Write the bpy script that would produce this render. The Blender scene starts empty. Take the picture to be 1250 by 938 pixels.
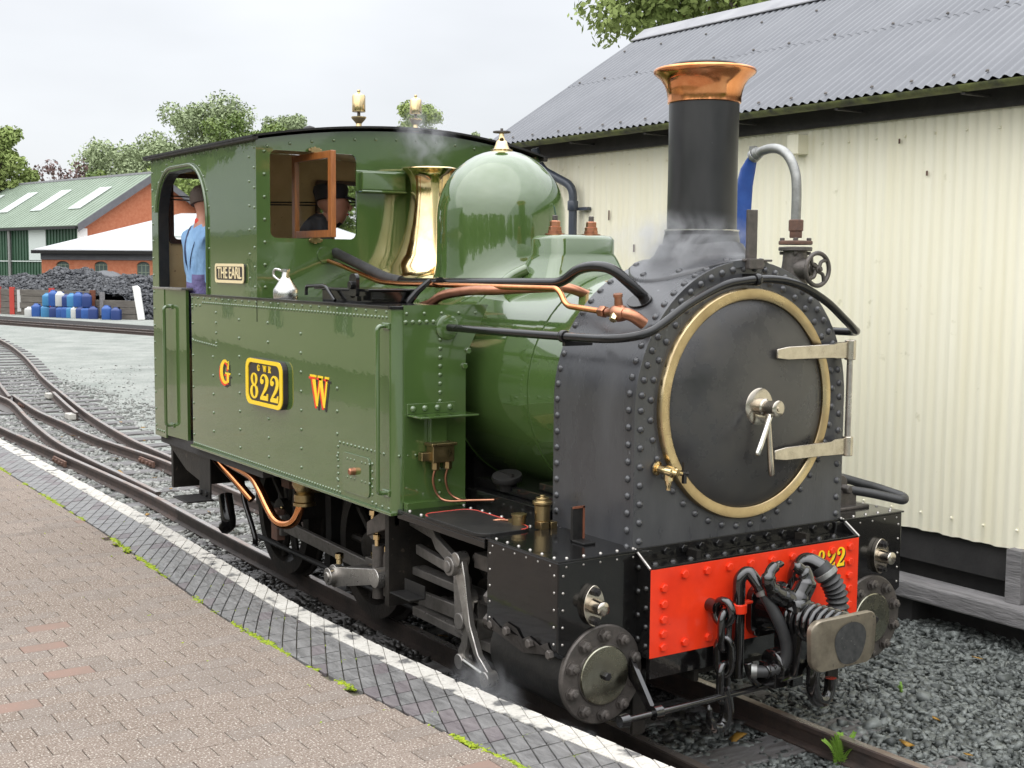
import bpy, bmesh, math, random
import numpy as np
from mathutils import Vector, Matrix
from mathutils.geometry import tessellate_polygon
random.seed(7); rng = np.random.default_rng(7)
SC = bpy.context.scene; COL = SC.collection
PI = math.pi
R = math.radians

# ------------------------------------------------------------------ camera, sky, sun, exposure
cam_d = bpy.data.cameras.new('camera'); cam = bpy.data.objects.new('camera', cam_d); COL.objects.link(cam)
cam_d.sensor_width = 36.0; cam_d.lens = 1574.96 / 1250 * 36.0
cam_d.clip_start = 0.05; cam_d.clip_end = 3000
cx, cu, cb = (0.55232, 0.83359, 0.00786), (-0.08098, 0.04427, 0.99573), (0.82969, -0.55060, 0.09195)
cam.matrix_world = Matrix(((cx[0], cu[0], cb[0], 3.98669), (cx[1], cu[1], cb[1], -3.95138), (cx[2], cu[2], cb[2], 2.14), (0, 0, 0, 1)))
SC.camera = cam
SUN_EL, SUN_AZ = R(44), R(-68)       # elevation; compass direction towards the sun (from +x, anticlockwise)
W = bpy.data.worlds.new('World'); SC.world = W; W.use_nodes = True
nt = W.node_tree; nt.nodes.clear()
def wn(t, **k):
    n = nt.nodes.new(t)
    for a, b in k.items(): setattr(n, a, b)
    return n
def ln(a, b): nt.links.new(a, b)
out = wn('ShaderNodeOutputWorld'); bg = wn('ShaderNodeBackground'); bg.inputs[1].default_value = 0.1
sky = wn('ShaderNodeTexSky', sky_type='NISHITA', sun_disc=False, sun_elevation=SUN_EL, sun_rotation=PI / 2 - SUN_AZ)
tc = wn('ShaderNodeTexCoord')
sep = wn('ShaderNodeSeparateXYZ'); ln(tc.outputs['Generated'], sep.inputs[0])
# overcast dome: CIE style, brighter towards the zenith, with soft cloud variation
mp = wn('ShaderNodeMapping'); mp.inputs['Scale'].default_value = (1, 1, 3.0); ln(tc.outputs['Generated'], mp.inputs[0])
nz = wn('ShaderNodeTexNoise'); nz.inputs['Scale'].default_value = 2.6; nz.inputs['Detail'].default_value = 4; nz.inputs['Roughness'].default_value = .5; ln(mp.outputs[0], nz.inputs[0])
cr = wn('ShaderNodeMapRange'); cr.inputs[1].default_value = .3; cr.inputs[2].default_value = .7; cr.inputs[3].default_value = .87; cr.inputs[4].default_value = 1.08; ln(nz.outputs[0], cr.inputs[0])
gr = wn('ShaderNodeMapRange', interpolation_type='SMOOTHSTEP'); gr.inputs[1].default_value = .12; gr.inputs[2].default_value = 1.0; gr.inputs[3].default_value = 6.2; gr.inputs[4].default_value = 24; ln(sep.outputs[2], gr.inputs[0])
mu = wn('ShaderNodeMath', operation='MULTIPLY'); ln(cr.outputs[0], mu.inputs[0]); ln(gr.outputs[0], mu.inputs[1])
tint = wn('ShaderNodeVectorMath', operation='SCALE'); tint.inputs[0].default_value = (.975, .99, 1.02); ln(mu.outputs[0], tint.inputs['Scale'])
mx = wn('ShaderNodeMixRGB'); mx.inputs[0].default_value = .9; ln(sky.outputs[0], mx.inputs[1]); ln(tint.outputs[0], mx.inputs[2])
ln(mx.outputs[0], bg.inputs[0]); ln(bg.outputs[0], out.inputs[0])
sl = bpy.data.lights.new('sun', 'SUN'); sl.energy = 1.0; sl.angle = R(110); sl.color = (1, .97, .92)
so = bpy.data.objects.new('sun', sl); COL.objects.link(so)
sd = Vector((math.cos(SUN_AZ) * math.cos(SUN_EL), math.sin(SUN_AZ) * math.cos(SUN_EL), math.sin(SUN_EL)))
so.rotation_euler = (-sd).to_track_quat('-Z', 'Y').to_euler()
SC.view_settings.view_transform = 'Standard'; SC.view_settings.look = 'None'
SC.view_settings.exposure = 0.65; SC.view_settings.gamma = 1.0
SC.render.engine = 'CYCLES'; SC.cycles.max_bounces = 8; SC.cycles.transparent_max_bounces = 8

# ------------------------------------------------------------------ materials
def mat(name, col, rough=.5, metal=0.0, var=None, vs=8.0, stretch=(1, 1, 1), bump=0.0, bs=40.0, coat=0.0, crough=.05, rvar=0.0, spots=None, det=5.0, bdist=.01, spec=.5, cior=1.5, island=None):
    """principled with object-space noise between col and var, bump noise, optional speckle (colour, scale, threshold)"""
    m = bpy.data.materials.new(name); m.use_nodes = True
    n = m.node_tree.nodes; l = m.node_tree.links; p = n['Principled BSDF']
    p.inputs['Base Color'].default_value = (*col, 1); p.inputs['Roughness'].default_value = rough; p.inputs['Metallic'].default_value = metal
    p.inputs['Coat Weight'].default_value = coat; p.inputs['Coat Roughness'].default_value = crough; p.inputs['Specular IOR Level'].default_value = spec; p.inputs['Coat IOR'].default_value = cior
    g = n.new('ShaderNodeNewGeometry'); mpn = n.new('ShaderNodeMapping'); mpn.inputs['Scale'].default_value = stretch
    l.new(g.outputs['Position'], mpn.inputs[0])
    last = None
    if var is not None or rvar:
        t = n.new('ShaderNodeTexNoise'); t.inputs['Scale'].default_value = vs; t.inputs['Detail'].default_value = det; t.inputs['Roughness'].default_value = .62
        l.new(mpn.outputs[0], t.inputs[0])
        mr = n.new('ShaderNodeMapRange'); mr.inputs[1].default_value = .33; mr.inputs[2].default_value = .67; l.new(t.outputs[0], mr.inputs[0])
        if var is not None:
            mixn = n.new('ShaderNodeMixRGB'); mixn.inputs[1].default_value = (*col, 1); mixn.inputs[2].default_value = (*var, 1); l.new(mr.outputs[0], mixn.inputs[0]); last = mixn.outputs[0]
        if rvar:
            rr = n.new('ShaderNodeMapRange'); rr.inputs[3].default_value = max(.02, rough - rvar); rr.inputs[4].default_value = min(1, rough + rvar)
            l.new(mr.outputs[0], rr.inputs[0]); l.new(rr.outputs[0], p.inputs['Roughness'])
    if island is not None:
        mi = n.new('ShaderNodeMixRGB'); l.new(g.outputs['Random Per Island'], mi.inputs[0]); mi.inputs[2].default_value = (*island, 1)
        if last is None: mi.inputs[1].default_value = (*col, 1)
        else: l.new(last, mi.inputs[1])
        last = mi.outputs[0]
    for sp in (spots or ()):
        sc_, ss, th = sp
        t2 = n.new('ShaderNodeTexNoise'); t2.inputs['Scale'].default_value = ss; t2.inputs['Detail'].default_value = 3; l.new(g.outputs['Position'], t2.inputs[0])
        r2 = n.new('ShaderNodeMapRange'); r2.inputs[1].default_value = th; r2.inputs[2].default_value = th + .08; l.new(t2.outputs[0], r2.inputs[0])
        m2 = n.new('ShaderNodeMixRGB'); l.new(r2.outputs[0], m2.inputs[0]); m2.inputs[2].default_value = (*sc_, 1)
        if last is None: m2.inputs[1].default_value = (*col, 1)
        else: l.new(last, m2.inputs[1])
        last = m2.outputs[0]
    if last is not None: l.new(last, p.inputs['Base Color'])
    if bump:
        t3 = n.new('ShaderNodeTexNoise'); t3.inputs['Scale'].default_value = bs; t3.inputs['Detail'].default_value = 6; l.new(mpn.outputs[0], t3.inputs[0])
        b = n.new('ShaderNodeBump'); b.inputs['Strength'].default_value = bump; b.inputs['Distance'].default_value = bdist; l.new(t3.outputs[0], b.inputs['Height']); l.new(b.outputs[0], p.inputs['Normal'])
        if coat: l.new(b.outputs[0], p.inputs['Coat Normal'])
    return m
M = {}
def D(k, *a, **b): M[k] = mat(k, *a, **b)
D('green', (.056, .102, .027), .13, cior=1.7, var=(.064, .112, .031), vs=3, coat=1.0, crough=.015, bump=.045, bs=4, bdist=.02)
D('black', (.0045, .0045, .005), .22, spec=.25, coat=.45, crough=.05, var=(.008, .0075, .007), vs=9, spots=[((.04, .038, .036), 90, .70)])
D('blackgloss', (.004, .004, .0042), .16, spec=.5, coat=1.0, crough=.04, var=(.007, .006, .006), vs=12, bump=.04, bs=30)
D('blackdull', (.009, .009, .009), .5, spec=.3, var=(.018, .0165, .015), vs=14, bump=.15, bs=60)
D('sooty', (.011, .010, .009), .5, spec=.3, var=(.026, .022, .018), vs=7, bump=.3, bs=50, spots=[((.07, .055, .042), 21, .66)])
D('lagging', (.034, .028, .024), .7, var=(.02, .017, .015), vs=14, bump=.4, bs=40)
D('chimneyblack', (.012, .0125, .013), .34, spec=.5, var=(.022, .022, .022), vs=7, stretch=(1, 1, .4), spots=[((.10, .10, .095), 90, .74)], rvar=.06)
D('railoily', (.020, .016, .014), .55, spec=.3, var=(.04, .03, .025), vs=9, bump=.2, bs=60)
D('smokebox', (.033, .034, .038), .32, spec=.7, var=(.060, .061, .065), vs=4, stretch=(1, 1, .35), bump=.08, bs=70, rvar=.1, spots=[((.14, .145, .15), 34, .70)])
D('smokedoor', (.055, .055, .057), .30, metal=.45, var=(.080, .076, .070), vs=5, bump=.05, bs=30, rvar=.12)
D('red', (.82, .045, .010), .35, spec=.3, coat=.3, crough=.1, var=(.68, .032, .009), vs=5, bump=.05, bs=30, spots=[((.30, .02, .008), 26, .70)])
D('brass', (.86, .69, .40), .13, metal=1, var=(.76, .56, .28), vs=12, rvar=.07)
D('ringbrass', (.56, .45, .27), .32, metal=1, var=(.42, .31, .17), vs=5, rvar=.1)
D('wornsteel', (.30, .26, .20), .42, metal=.75, var=(.17, .145, .11), vs=9, rvar=.1, spots=[((.05, .045, .04), 30, .66)])
D('brassold', (.45, .34, .17), .34, metal=1, var=(.30, .22, .11), vs=16, rvar=.1)
D('copper', (.86, .38, .17), .17, metal=1, var=(.70, .26, .10), vs=14, rvar=.08)
D('copperold', (.50, .24, .15), .35, metal=1, var=(.38, .17, .10), vs=20)
D('steel', (.46, .44, .41), .33, metal=.85, var=(.30, .28, .26), vs=18, rvar=.1)
D('bright', (.72, .70, .66), .2, metal=1, var=(.6, .58, .53), vs=20)
D('rod', (.23, .215, .20), .38, metal=.6, var=(.14, .13, .12), vs=14, rvar=.12)
D('nickel', (.60, .55, .47), .22, metal=1, var=(.48, .43, .36), vs=22, rvar=.06)
D('paleplate', (.42, .41, .33), .25, metal=1, var=(.26, .25, .19), vs=13, rvar=.1, bump=.04, bs=25)
D('yellow', (.88, .60, .01), .4, coat=.3)
D('redpaint', (.75, .03, .01), .4)
D('blackpaint', (.012, .011, .012), .45)
D('plateblack', (.020, .016, .016), .4, var=(.035, .028, .027), vs=20)
D('cream', (.56, .41, .22), .55, var=(.46, .33, .17), vs=5, spots=[((.22, .13, .06), 30, .70)])
D('darkbrown', (.05, .022, .015), .4)
D('wood', (.38, .135, .035), .35, coat=.5, var=(.22, .07, .018), vs=9, stretch=(6, 6, .8), bump=.06, bs=30)
D('rust', (.15, .075, .05), .75, var=(.085, .05, .038), vs=22, bump=.3, bs=80)
D('railside', (.075, .050, .040), .8, var=(.042, .033, .03), vs=12, bump=.3, bs=60)
D('railtop', (.50, .47, .45), .32, metal=.85, var=(.28, .20, .16), vs=7, stretch=(.5, 1, 1), rvar=.12)
D('sleeper', (.075, .068, .064), .75, var=(.17, .165, .165), vs=7, stretch=(4, .8, 1), bump=.5, bs=50)
D('yardground', (.22, .235, .215), .95, spec=.05, var=(.31, .32, .295), vs=1.1, bump=.7, bs=55, spots=[((.12, .13, .125), 23, .6), ((.45, .46, .43), 37, .64), ((.10, .15, .04), .9, .70)], bdist=.03)
D('cessground', (.030, .029, .027), .9, spec=.1, var=(.055, .052, .05), vs=9, bump=.8, bs=60, bdist=.03)
D('stone', (.020, .024, .023), .5, island=(.19, .205, .195), var=(.07, .078, .074), vs=24, bump=.25, bs=120)
D('stonepale', (.12, .13, .12), .8, spec=.2, island=(.33, .33, .31), var=(.22, .225, .21), vs=14, bump=.25, bs=120)
D('stonedark', (.016, .015, .014), .42, island=(.055, .052, .048), var=(.03, .029, .027), vs=14, bump=.2, bs=120)
D('coal', (.009, .010, .013), .36, island=(.04, .043, .05), var=(.034, .037, .043), vs=5, bump=.4, bs=40)
D('paver', (.185, .148, .121), .9, spec=.1, var=(.228, .186, .156), vs=1.3, bump=.5, bs=150, spots=[((.44, .40, .35), 115, .56), ((.085, .064, .05), 140, .58)])
D('paverpink', (.235, .160, .130), .9, spec=.1, var=(.205, .153, .126), vs=9, bump=.3, bs=160, spots=[((.46, .40, .33), 130, .66)])
D('pavergrey', (.182, .150, .126), .9, spec=.1, var=(.22, .186, .160), vs=3, bump=.5, bs=150, spots=[((.42, .39, .35), 115, .58), ((.085, .064, .05), 140, .60)])
D('joint', (.085, .07, .055), .95, var=(.12, .115, .06), vs=6)
D('edgebrick', (.118, .115, .113), .42, var=(.18, .175, .17), vs=9, bump=.9, bs=16, stretch=(1, 2.5, 1), rvar=.12, spots=[((.23, .22, .22), 40, .67)], bdist=.012)
D('edgebrickpurple', (.105, .090, .094), .55, var=(.15, .132, .132), vs=9, bump=.9, bs=16, stretch=(1, 2.5, 1), rvar=.12, bdist=.012)
D('whitepaint', (.52, .50, .455), .75, spec=.2, var=(.40, .38, .34), vs=9, bump=.7, bs=28, spots=[((.36, .34, .31), 60, .57), ((.11, .108, .105), 9, .585)], bdist=.012)
D('moss', (.34, .40, .012), .9, var=(.16, .24, .02), vs=30, bump=.5, bs=150)
D('weed', (.17, .34, .03), .7, var=(.24, .40, .06), vs=20)
D('shedcream', (.90, .862, .695), .45, var=(.87, .82, .62), vs=2.2, stretch=(5, 1, .22), spots=[((.66, .58, .36), 4.2, .72), ((.70, .66, .48), 9, .70)], coat=.15, crough=.3)
D('shedroof', (.105, .110, .123), .45, spec=.3, var=(.130, .135, .148), vs=2.0, coat=.2, crough=.25)
D('ridge', (.27, .27, .28), .6, var=(.20, .20, .215), vs=4)
D('gutter', (.17, .19, .06), .7, var=(.035, .036, .03), vs=9, bump=.3, bs=60)
D('fascia', (.022, .020, .019), .6, var=(.04, .036, .034), vs=9, bump=.2)
D('pvc', (.045, .055, .075), .35, var=(.06, .07, .09), vs=6)
D('timber', (.26, .25, .25), .85, var=(.13, .125, .125), vs=6, stretch=(.5, 3, 3), bump=.6, bs=30)
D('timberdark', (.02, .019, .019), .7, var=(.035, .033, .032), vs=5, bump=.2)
D('galv', (.33, .335, .32), .45, metal=.7, var=(.22, .22, .21), vs=18)
D('bluehose', (.012, .05, .22), .45, var=(.018, .07, .28), vs=10, bump=.2, bs=30)
D('rubber', (.022, .022, .023), .45, var=(.035, .035, .035), vs=20)
D('iron', (.075, .068, .062), .5, metal=.5, var=(.12, .105, .095), vs=20, bump=.2, bs=90)
D('greenclad', (.020, .060, .030), .5, var=(.028, .075, .04), vs=1.5)
D('greenroof', (.19, .235, .18), .6, spec=.2, var=(.23, .28, .22), vs=.8)
D('skylight', (.48, .52, .49), .5)
D('whiteroof', (.44, .44, .45), .6, var=(.36, .37, .38), vs=.5)
D('brick', (.42, .13, .06), .85, var=(.50, .19, .10), vs=6, bump=.3, bs=60)
D('slate', (.10, .10, .11), .6, var=(.13, .13, .14), vs=3)
D('stationwall', (.60, .55, .40), .6)
D('sleeperwall', (.09, .078, .066), .85, var=(.15, .135, .115), vs=3, stretch=(.6, .6, 4), bump=.3)
D('redpost', (.45, .05, .035), .6); D('rustpost', (.20, .065, .03), .8, var=(.12, .04, .02), vs=30); D('whitepost', (.78, .77, .74), .6)
D('blueplastic', (.03, .10, .33), .45, var=(.02, .075, .27), vs=6); D('bluepale', (.05, .21, .40), .45); D('bluedark', (.02, .045, .17), .45); D('whiteplastic', (.52, .52, .50), .45)
D('bark', (.09, .07, .055), .9, var=(.13, .11, .085), vs=9, bump=.5)
D('shirt', (.17, .31, .52), .9, var=(.25, .42, .64), vs=7, bump=1.0, bs=9, bdist=.06, stretch=(1, 1, .5))
D('trousers', (.10, .085, .20), .85, var=(.14, .12, .26), vs=9, bump=1.0, bs=10, bdist=.05)
D('skin', (.45, .22, .15), .55, var=(.38, .17, .11), vs=14)
D('hair', (.055, .036, .025), .7, bump=.5, bs=120); D('darkcloth', (.014, .014, .018), .85, bump=.2, bs=60); D('strap', (.03, .045, .10), .7)
D('neckerchief', (.60, .05, .03), .8)
D('tin', (.55, .55, .53), .24, metal=1, var=(.6, .6, .58), vs=14, rvar=.1)
D('leaf', (.085, .14, .028), .6, var=(.16, .215, .045), vs=1.2); D('leafhazed', (.23, .28, .15), .85, spec=.2, var=(.30, .35, .20), vs=.5); D('leafpurple', (.10, .055, .05), .7, var=(.15, .09, .08), vs=1)  # far foliage is paled, with distance haze mixed into its leaf colour
D('leafautumn', (.30, .16, .02), .6); D('leaflight', (.20, .265, .075), .75, spec=.3, var=(.27, .33, .11), vs=.8)
for k in ('leaf', 'leafhazed', 'leaflight', 'weed'):
    M[k].node_tree.nodes['Principled BSDF'].inputs['Subsurface Weight'].default_value = 0
g_ = bpy.data.materials.new('glass'); g_.use_nodes = True; q_ = g_.node_tree.nodes['Principled BSDF']
q_.inputs['Transmission Weight'].default_value = 1; q_.inputs['Roughness'].default_value = .03; q_.inputs['IOR'].default_value = 1.08; q_.inputs['Base Color'].default_value = (.9, .92, .9, 1); M['glass'] = g_
D('creampaint', (.72, .60, .36), .5)
D('darkpane', (.10, .13, .12), .15)

# ------------------------------------------------------------------ mesh helpers
def V(*a): return Vector(a)
class MB:
    def __init__(s): s.v = []; s.f = []
    def add(s, vs, fs):
        b = len(s.v); s.v += [tuple(v) for v in vs]; s.f += [tuple(i + b for i in f) for f in fs]; return s
    def box(s, x0, x1, y0, y1, z0, z1, mtx=None):
        vs = [V(x, y, z) for x in (x0, x1) for y in (y0, y1) for z in (z0, z1)]
        if mtx is not None: vs = [mtx @ v for v in vs]
        return s.add(vs, [(0, 1, 3, 2), (4, 6, 7, 5), (0, 4, 5, 1), (2, 3, 7, 6), (0, 2, 6, 4), (1, 5, 7, 3)])
    def cbox(s, c, h, mtx=None):
        T = Matrix.Translation(c) @ (mtx.to_4x4() if mtx is not None else Matrix())
        return s.box(-h[0], h[0], -h[1], h[1], -h[2], h[2], T)
    def prism(s, poly, plane, a, b, holes=()):
        """polygon(s) in a coordinate plane ('xy','xz','yz') extruded from a to b along the third axis"""
        def P(p, t): return {'xy': (p[0], p[1], t), 'xz': (p[0], t, p[1]), 'yz': (t, p[0], p[1])}[plane]
        loops = [list(poly)] + [list(h) for h in holes]
        flat = [p for l in loops for p in l]; n = len(flat)
        tri = tessellate_polygon([[V(p[0], p[1], 0) for p in l] for l in loops])
        fs = [tuple(t) for t in tri] + [tuple(i + n for i in reversed(t)) for t in tri]
        o = 0
        for l in loops:
            k = len(l); fs += [(o + i, o + (i + 1) % k, n + o + (i + 1) % k, n + o + i) for i in range(k)]; o += k
        return s.add([P(p, a) for p in flat] + [P(p, b) for p in flat], fs)
    def tube(s, path, r, n=10, closed=False):
        path = [Vector(p) for p in path]; m = len(path); rs = r if isinstance(r, (list, tuple)) else [r] * m
        T = [((path[(i + 1) % m] if closed or i < m - 1 else path[i]) - (path[i - 1] if closed or i > 0 else path[i])).normalized() for i in range(m)]
        u = T[0].orthogonal().normalized(); vs = []
        for i in range(m):
            u = (u - T[i] * u.dot(T[i])); u = u.normalized() if u.length > 1e-6 else T[i].orthogonal().normalized(); w = T[i].cross(u)
            vs += [path[i] + (u * math.cos(2 * PI * k / n) + w * math.sin(2 * PI * k / n)) * rs[i] for k in range(n)]
        fs = []
        for i in range(m if closed else m - 1):
            j = (i + 1) % m; fs += [(i * n + k, i * n + (k + 1) % n, j * n + (k + 1) % n, j * n + k) for k in range(n)]
        if not closed: fs += [tuple(range(n - 1, -1, -1)), tuple((m - 1) * n + k for k in range(n))]
        return s.add(vs, fs)
    def lathe(s, prof, c, axis=(0, 0, 1), n=24, cap=True):
        """profile of (radius, height along axis)"""
        a = Vector(axis).normalized(); u = a.orthogonal().normalized(); w = a.cross(u); c = Vector(c); vs = []; fs = []; m = len(prof)
        for r, h in prof: vs += [c + a * h + (u * math.cos(2 * PI * k / n) + w * math.sin(2 * PI * k / n)) * max(r, 1e-5) for k in range(n)]
        for i in range(m - 1): fs += [(i * n + k, i * n + (k + 1) % n, (i + 1) * n + (k + 1) % n, (i + 1) * n + k) for k in range(n)]
        if cap and prof[0][0] > 1e-4: fs.append(tuple(range(n - 1, -1, -1)))
        if cap and prof[-1][0] > 1e-4: fs.append(tuple((m - 1) * n + k for k in range(n)))
        return s.add(vs, fs)
    def cyl(s, a, b, r, n=16): return s.tube([a, b], r, n)
    def hexn(s, c, axis, r, h): return s.lathe([(r, 0), (r, h * .85), (r * .82, h)], c, axis, 6)
    def rivet(s, c, axis, r, n=6): return s.lathe([(r, -.001), (r * .86, r * .4), (r * .45, r * .68), (0, r * .74)], c, axis, n)
    def sweep(s, sec, path, up=(0, 0, 1)):
        """section (side, height) swept along a path, upright"""
        path = [Vector(p) for p in path]; m = len(path); k = len(sec); vs = []; up = Vector(up)
        for i in range(m):
            t = (path[min(i + 1, m - 1)] - path[max(i - 1, 0)]).normalized(); sd_ = t.cross(up).normalized()
            vs += [path[i] + sd_ * a + up * b for a, b in sec]
        fs = [(i * k + j, i * k + (j + 1) % k, (i + 1) * k + (j + 1) % k, (i + 1) * k + j) for i in range(m - 1) for j in range(k)]
        tri = tessellate_polygon([[V(a, b, 0) for a, b in sec]])
        fs += [tuple(t) for t in tri] + [tuple(i + (m - 1) * k for i in reversed(t)) for t in tri]
        return s.add(vs, fs)
    def xf(s, mtx): s.v = [tuple(mtx @ Vector(v)) for v in s.v]; return s
    def mesh(s, name, smooth=0, recalc=True):
        me = bpy.data.meshes.new(name); me.from_pydata(s.v, [], s.f)
        if recalc:
            bm = bmesh.new(); bm.from_mesh(me); bmesh.ops.recalc_face_normals(bm, faces=bm.faces); bm.to_mesh(me); bm.free()
        if smooth:
            me.shade_smooth(); me.set_sharp_from_angle(angle=R(smooth))
        return me
WL = {}; MC = {}
def wloc(o): return WL.get(o.name, Vector((0, 0, 0)))
def link(name, me, m, parent=None, loc=(0, 0, 0), bev=0, kind=None):
    o = bpy.data.objects.new(name, me); COL.objects.link(o)
    if m is not None and me is not None and not me.materials: me.materials.append(M[m])
    WL[o.name] = Vector(loc); o.location = loc
    if parent is not None: o.parent = parent; o.matrix_parent_inverse = Matrix.Translation(-wloc(parent))
    if bev:
        b = o.modifiers.new('bevel', 'BEVEL'); b.width = bev; b.segments = 2; b.limit_method = 'ANGLE'; b.angle_limit = R(40)
    if kind: o['kind'] = kind
    return o
def obj(name, mb, m, parent=None, smooth=0, bev=0, kind=None): return link(name, mb.mesh(name, smooth), m, parent, (0, 0, 0), bev, kind)
def tag(o, label=None, cat=None, group=None, kind=None):
    if label: o['label'] = label
    if cat: o['category'] = cat
    if group: o['group'] = group
    if kind: o['kind'] = kind
    return o
def thing(name, label, cat, loc=(0, 0, 0), group=None): return tag(link(name, None, None, None, loc), label, cat, group)
def copies(name, me, m, parent, spots):
    """alike pieces sharing one mesh; each spot is (location, direction of the mesh's z axis)"""
    if me.materials and me.materials[0] != M[m]:
        key = (me.name, m)
        if key not in MC: MC[key] = me.copy(); MC[key].materials.clear()
        me = MC[key]
    for c, a in spots:
        o = link(name, me, m, parent, c); o.rotation_euler = Vector(a).to_track_quat('Z', 'Y').to_euler()
def copy_thing(root, off, label=None, ang=0):
    """a copy of a thing with its parts and sub-parts"""
    def cp(o, par):
        c = o.copy(); COL.objects.link(c); WL[c.name] = wloc(o)
        if par is not None: c.parent = par; c.matrix_parent_inverse = o.matrix_parent_inverse.copy()
        for ch in o.children: cp(ch, c)
        return c
    c = cp(root, None); c.location = wloc(root) + Vector(off); c.rotation_euler = (0, 0, ang)
    if label: c['label'] = label
    return c
def fillet(pts, r, n=6):
    pts = [Vector(p) for p in pts]; o = [pts[0]]
    for i in range(1, len(pts) - 1):
        a, b, c = pts[i - 1], pts[i], pts[i + 1]; k = min(r, (a - b).length * .48, (c - b).length * .48)
        p, q = b + (a - b).normalized() * k, b + (c - b).normalized() * k
        o += [(p * (1 - t) ** 2 + b * 2 * t * (1 - t) + q * t * t) for t in [j / n for j in range(n + 1)]]
    return o + [pts[-1]]
def spline(pts, n=8):
    pts = [Vector(p) for p in pts]; o = []
    for i in range(len(pts) - 1):
        p0, p1, p2, p3 = pts[max(i - 1, 0)], pts[i], pts[i + 1], pts[min(i + 2, len(pts) - 1)]
        for j in range(n):
            t = j / n; o.append(.5 * (2 * p1 + (p2 - p0) * t + (2 * p0 - 5 * p1 + 4 * p2 - p3) * t * t + (3 * p1 - p0 - 3 * p2 + p3) * t ** 3))
    return o + [pts[-1]]
def arc(cx_, cz_, r, a0, a1, n): return [(cx_ + r * math.cos(R(a0 + (a1 - a0) * i / n)), cz_ + r * math.sin(R(a0 + (a1 - a0) * i / n))) for i in range(n + 1)]
def rrect(x0, x1, z0, z1, r, n=5):
    return arc(x1 - r, z1 - r, r, 0, 90, n) + arc(x0 + r, z1 - r, r, 90, 180, n) + arc(x0 + r, z0 + r, r, 180, 270, n) + arc(x1 - r, z0 + r, r, 270, 360, n)
def line(a, b, n):
    a, b = Vector(a), Vector(b); return [a + (b - a) * (i / (n - 1)) for i in range(n)]
def raw(name, verts, faces, m, parent=None, kind=None, loops=3):
    """fast big mesh from numpy arrays (all faces with the same number of corners)"""
    me = bpy.data.meshes.new(name); nf = len(faces)
    me.vertices.add(len(verts)); me.vertices.foreach_set('co', np.asarray(verts, np.float32).ravel())
    me.loops.add(nf * loops); me.loops.foreach_set('vertex_index', np.asarray(faces, np.int32).ravel())
    me.polygons.add(nf); me.polygons.foreach_set('loop_start', np.arange(nf, dtype=np.int32) * loops); me.polygons.foreach_set('loop_total', np.full(nf, loops, np.int32))
    me.update(calc_edges=True); me.validate()
    return link(name, me, m, parent, kind=kind)
CUB_V = np.array([(x, y, z) for x in (-.75, .75) for y in (-.75, .75) for z in (-.75, .75)])
CUB_F = np.array([(0, 1, 3), (0, 3, 2), (4, 6, 7), (4, 7, 5), (0, 4, 5), (0, 5, 1), (2, 3, 7), (2, 7, 6), (0, 2, 6), (0, 6, 4), (1, 5, 7), (1, 7, 3)])
ICO_V = np.array([(0, 0, -1), (.72, -.53, -.45), (-.28, -.85, -.45), (-.89, 0, -.45), (-.28, .85, -.45), (.72, .53, -.45), (.28, -.85, .45), (-.72, -.53, .45), (-.72, .53, .45), (.28, .85, .45), (.89, 0, .45), (0, 0, 1)])
ICO_F = np.array([(0, 1, 2), (1, 0, 5), (0, 2, 3), (0, 3, 4), (0, 4, 5), (1, 5, 10), (2, 1, 6), (3, 2, 7), (4, 3, 8), (5, 4, 9), (1, 10, 6), (2, 6, 7), (3, 7, 8), (4, 8, 9), (5, 9, 10), (6, 10, 11), (7, 6, 11), (8, 7, 11), (9, 8, 11), (10, 9, 11)])
def stones(name, P, size, m, parent=None, flat=.6):
    """angular stones at points P (n,3), one mesh"""
    n = len(P); v = CUB_V[None] + .95 * (rng.random((n, 8, 3)) - .5)
    s = size * (.55 + .9 * rng.random((n, 1, 1)) ** 1.6); sc = s * (.45 + 1.0 * rng.random((n, 1, 3))); sc[:, :, 2] *= flat
    v = v * sc; a = rng.random(n) * 6.28; ca, sa = np.cos(a)[:, None], np.sin(a)[:, None]
    tl = (rng.random((n, 1)) - .5) * 1.3
    x, y, z = v[..., 0], v[..., 1], v[..., 2]; x, z = x * np.cos(tl) + z * np.sin(tl), -x * np.sin(tl) + z * np.cos(tl)
    v = np.stack([x * ca - y * sa, x * sa + y * ca, z], -1) + np.asarray(P)[:, None, :]
    f = (CUB_F[None] + 8 * np.arange(n)[:, None, None]).reshape(-1, 3)
    return raw(name, v.reshape(-1, 3), f, m, parent, 'stuff')
# ------------------------------------------------------------------ locomotive
L = thing('steam_locomotive', 'green narrow gauge steam tank locomotive with black smokebox and red buffer beam', 'locomotive', (-2.5, 0, .05))
BZ, BR = 1.545, .56            # boiler centre height, radius
def zbar(y, r): return BZ + math.sqrt(max(r * r - y * y, 0.0))
def flared(rows, upper, c, r0, n=48):
    """rows (radius, height above the barrel of radius r0); then upper (radius, z) rings"""
    vs, fs = [], []
    for r, h in rows: vs += [(c[0] + r * math.cos(2 * PI * k / n), c[1] + r * math.sin(2 * PI * k / n), zbar(r * math.sin(2 * PI * k / n), r0) + h) for k in range(n)]
    for r, z in upper: vs += [(c[0] + r * math.cos(2 * PI * k / n), c[1] + r * math.sin(2 * PI * k / n), z) for k in range(n)]
    m = len(rows) + len(upper)
    fs = [(i * n + k, i * n + (k + 1) % n, (i + 1) * n + (k + 1) % n, (i + 1) * n + k) for i in range(m - 1) for k in range(n)]
    return MB().add(vs, fs)
riv_me = MB().rivet((0, 0, 0), (0, 0, 1), .0165, 8).mesh('rivet', 60)
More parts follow.
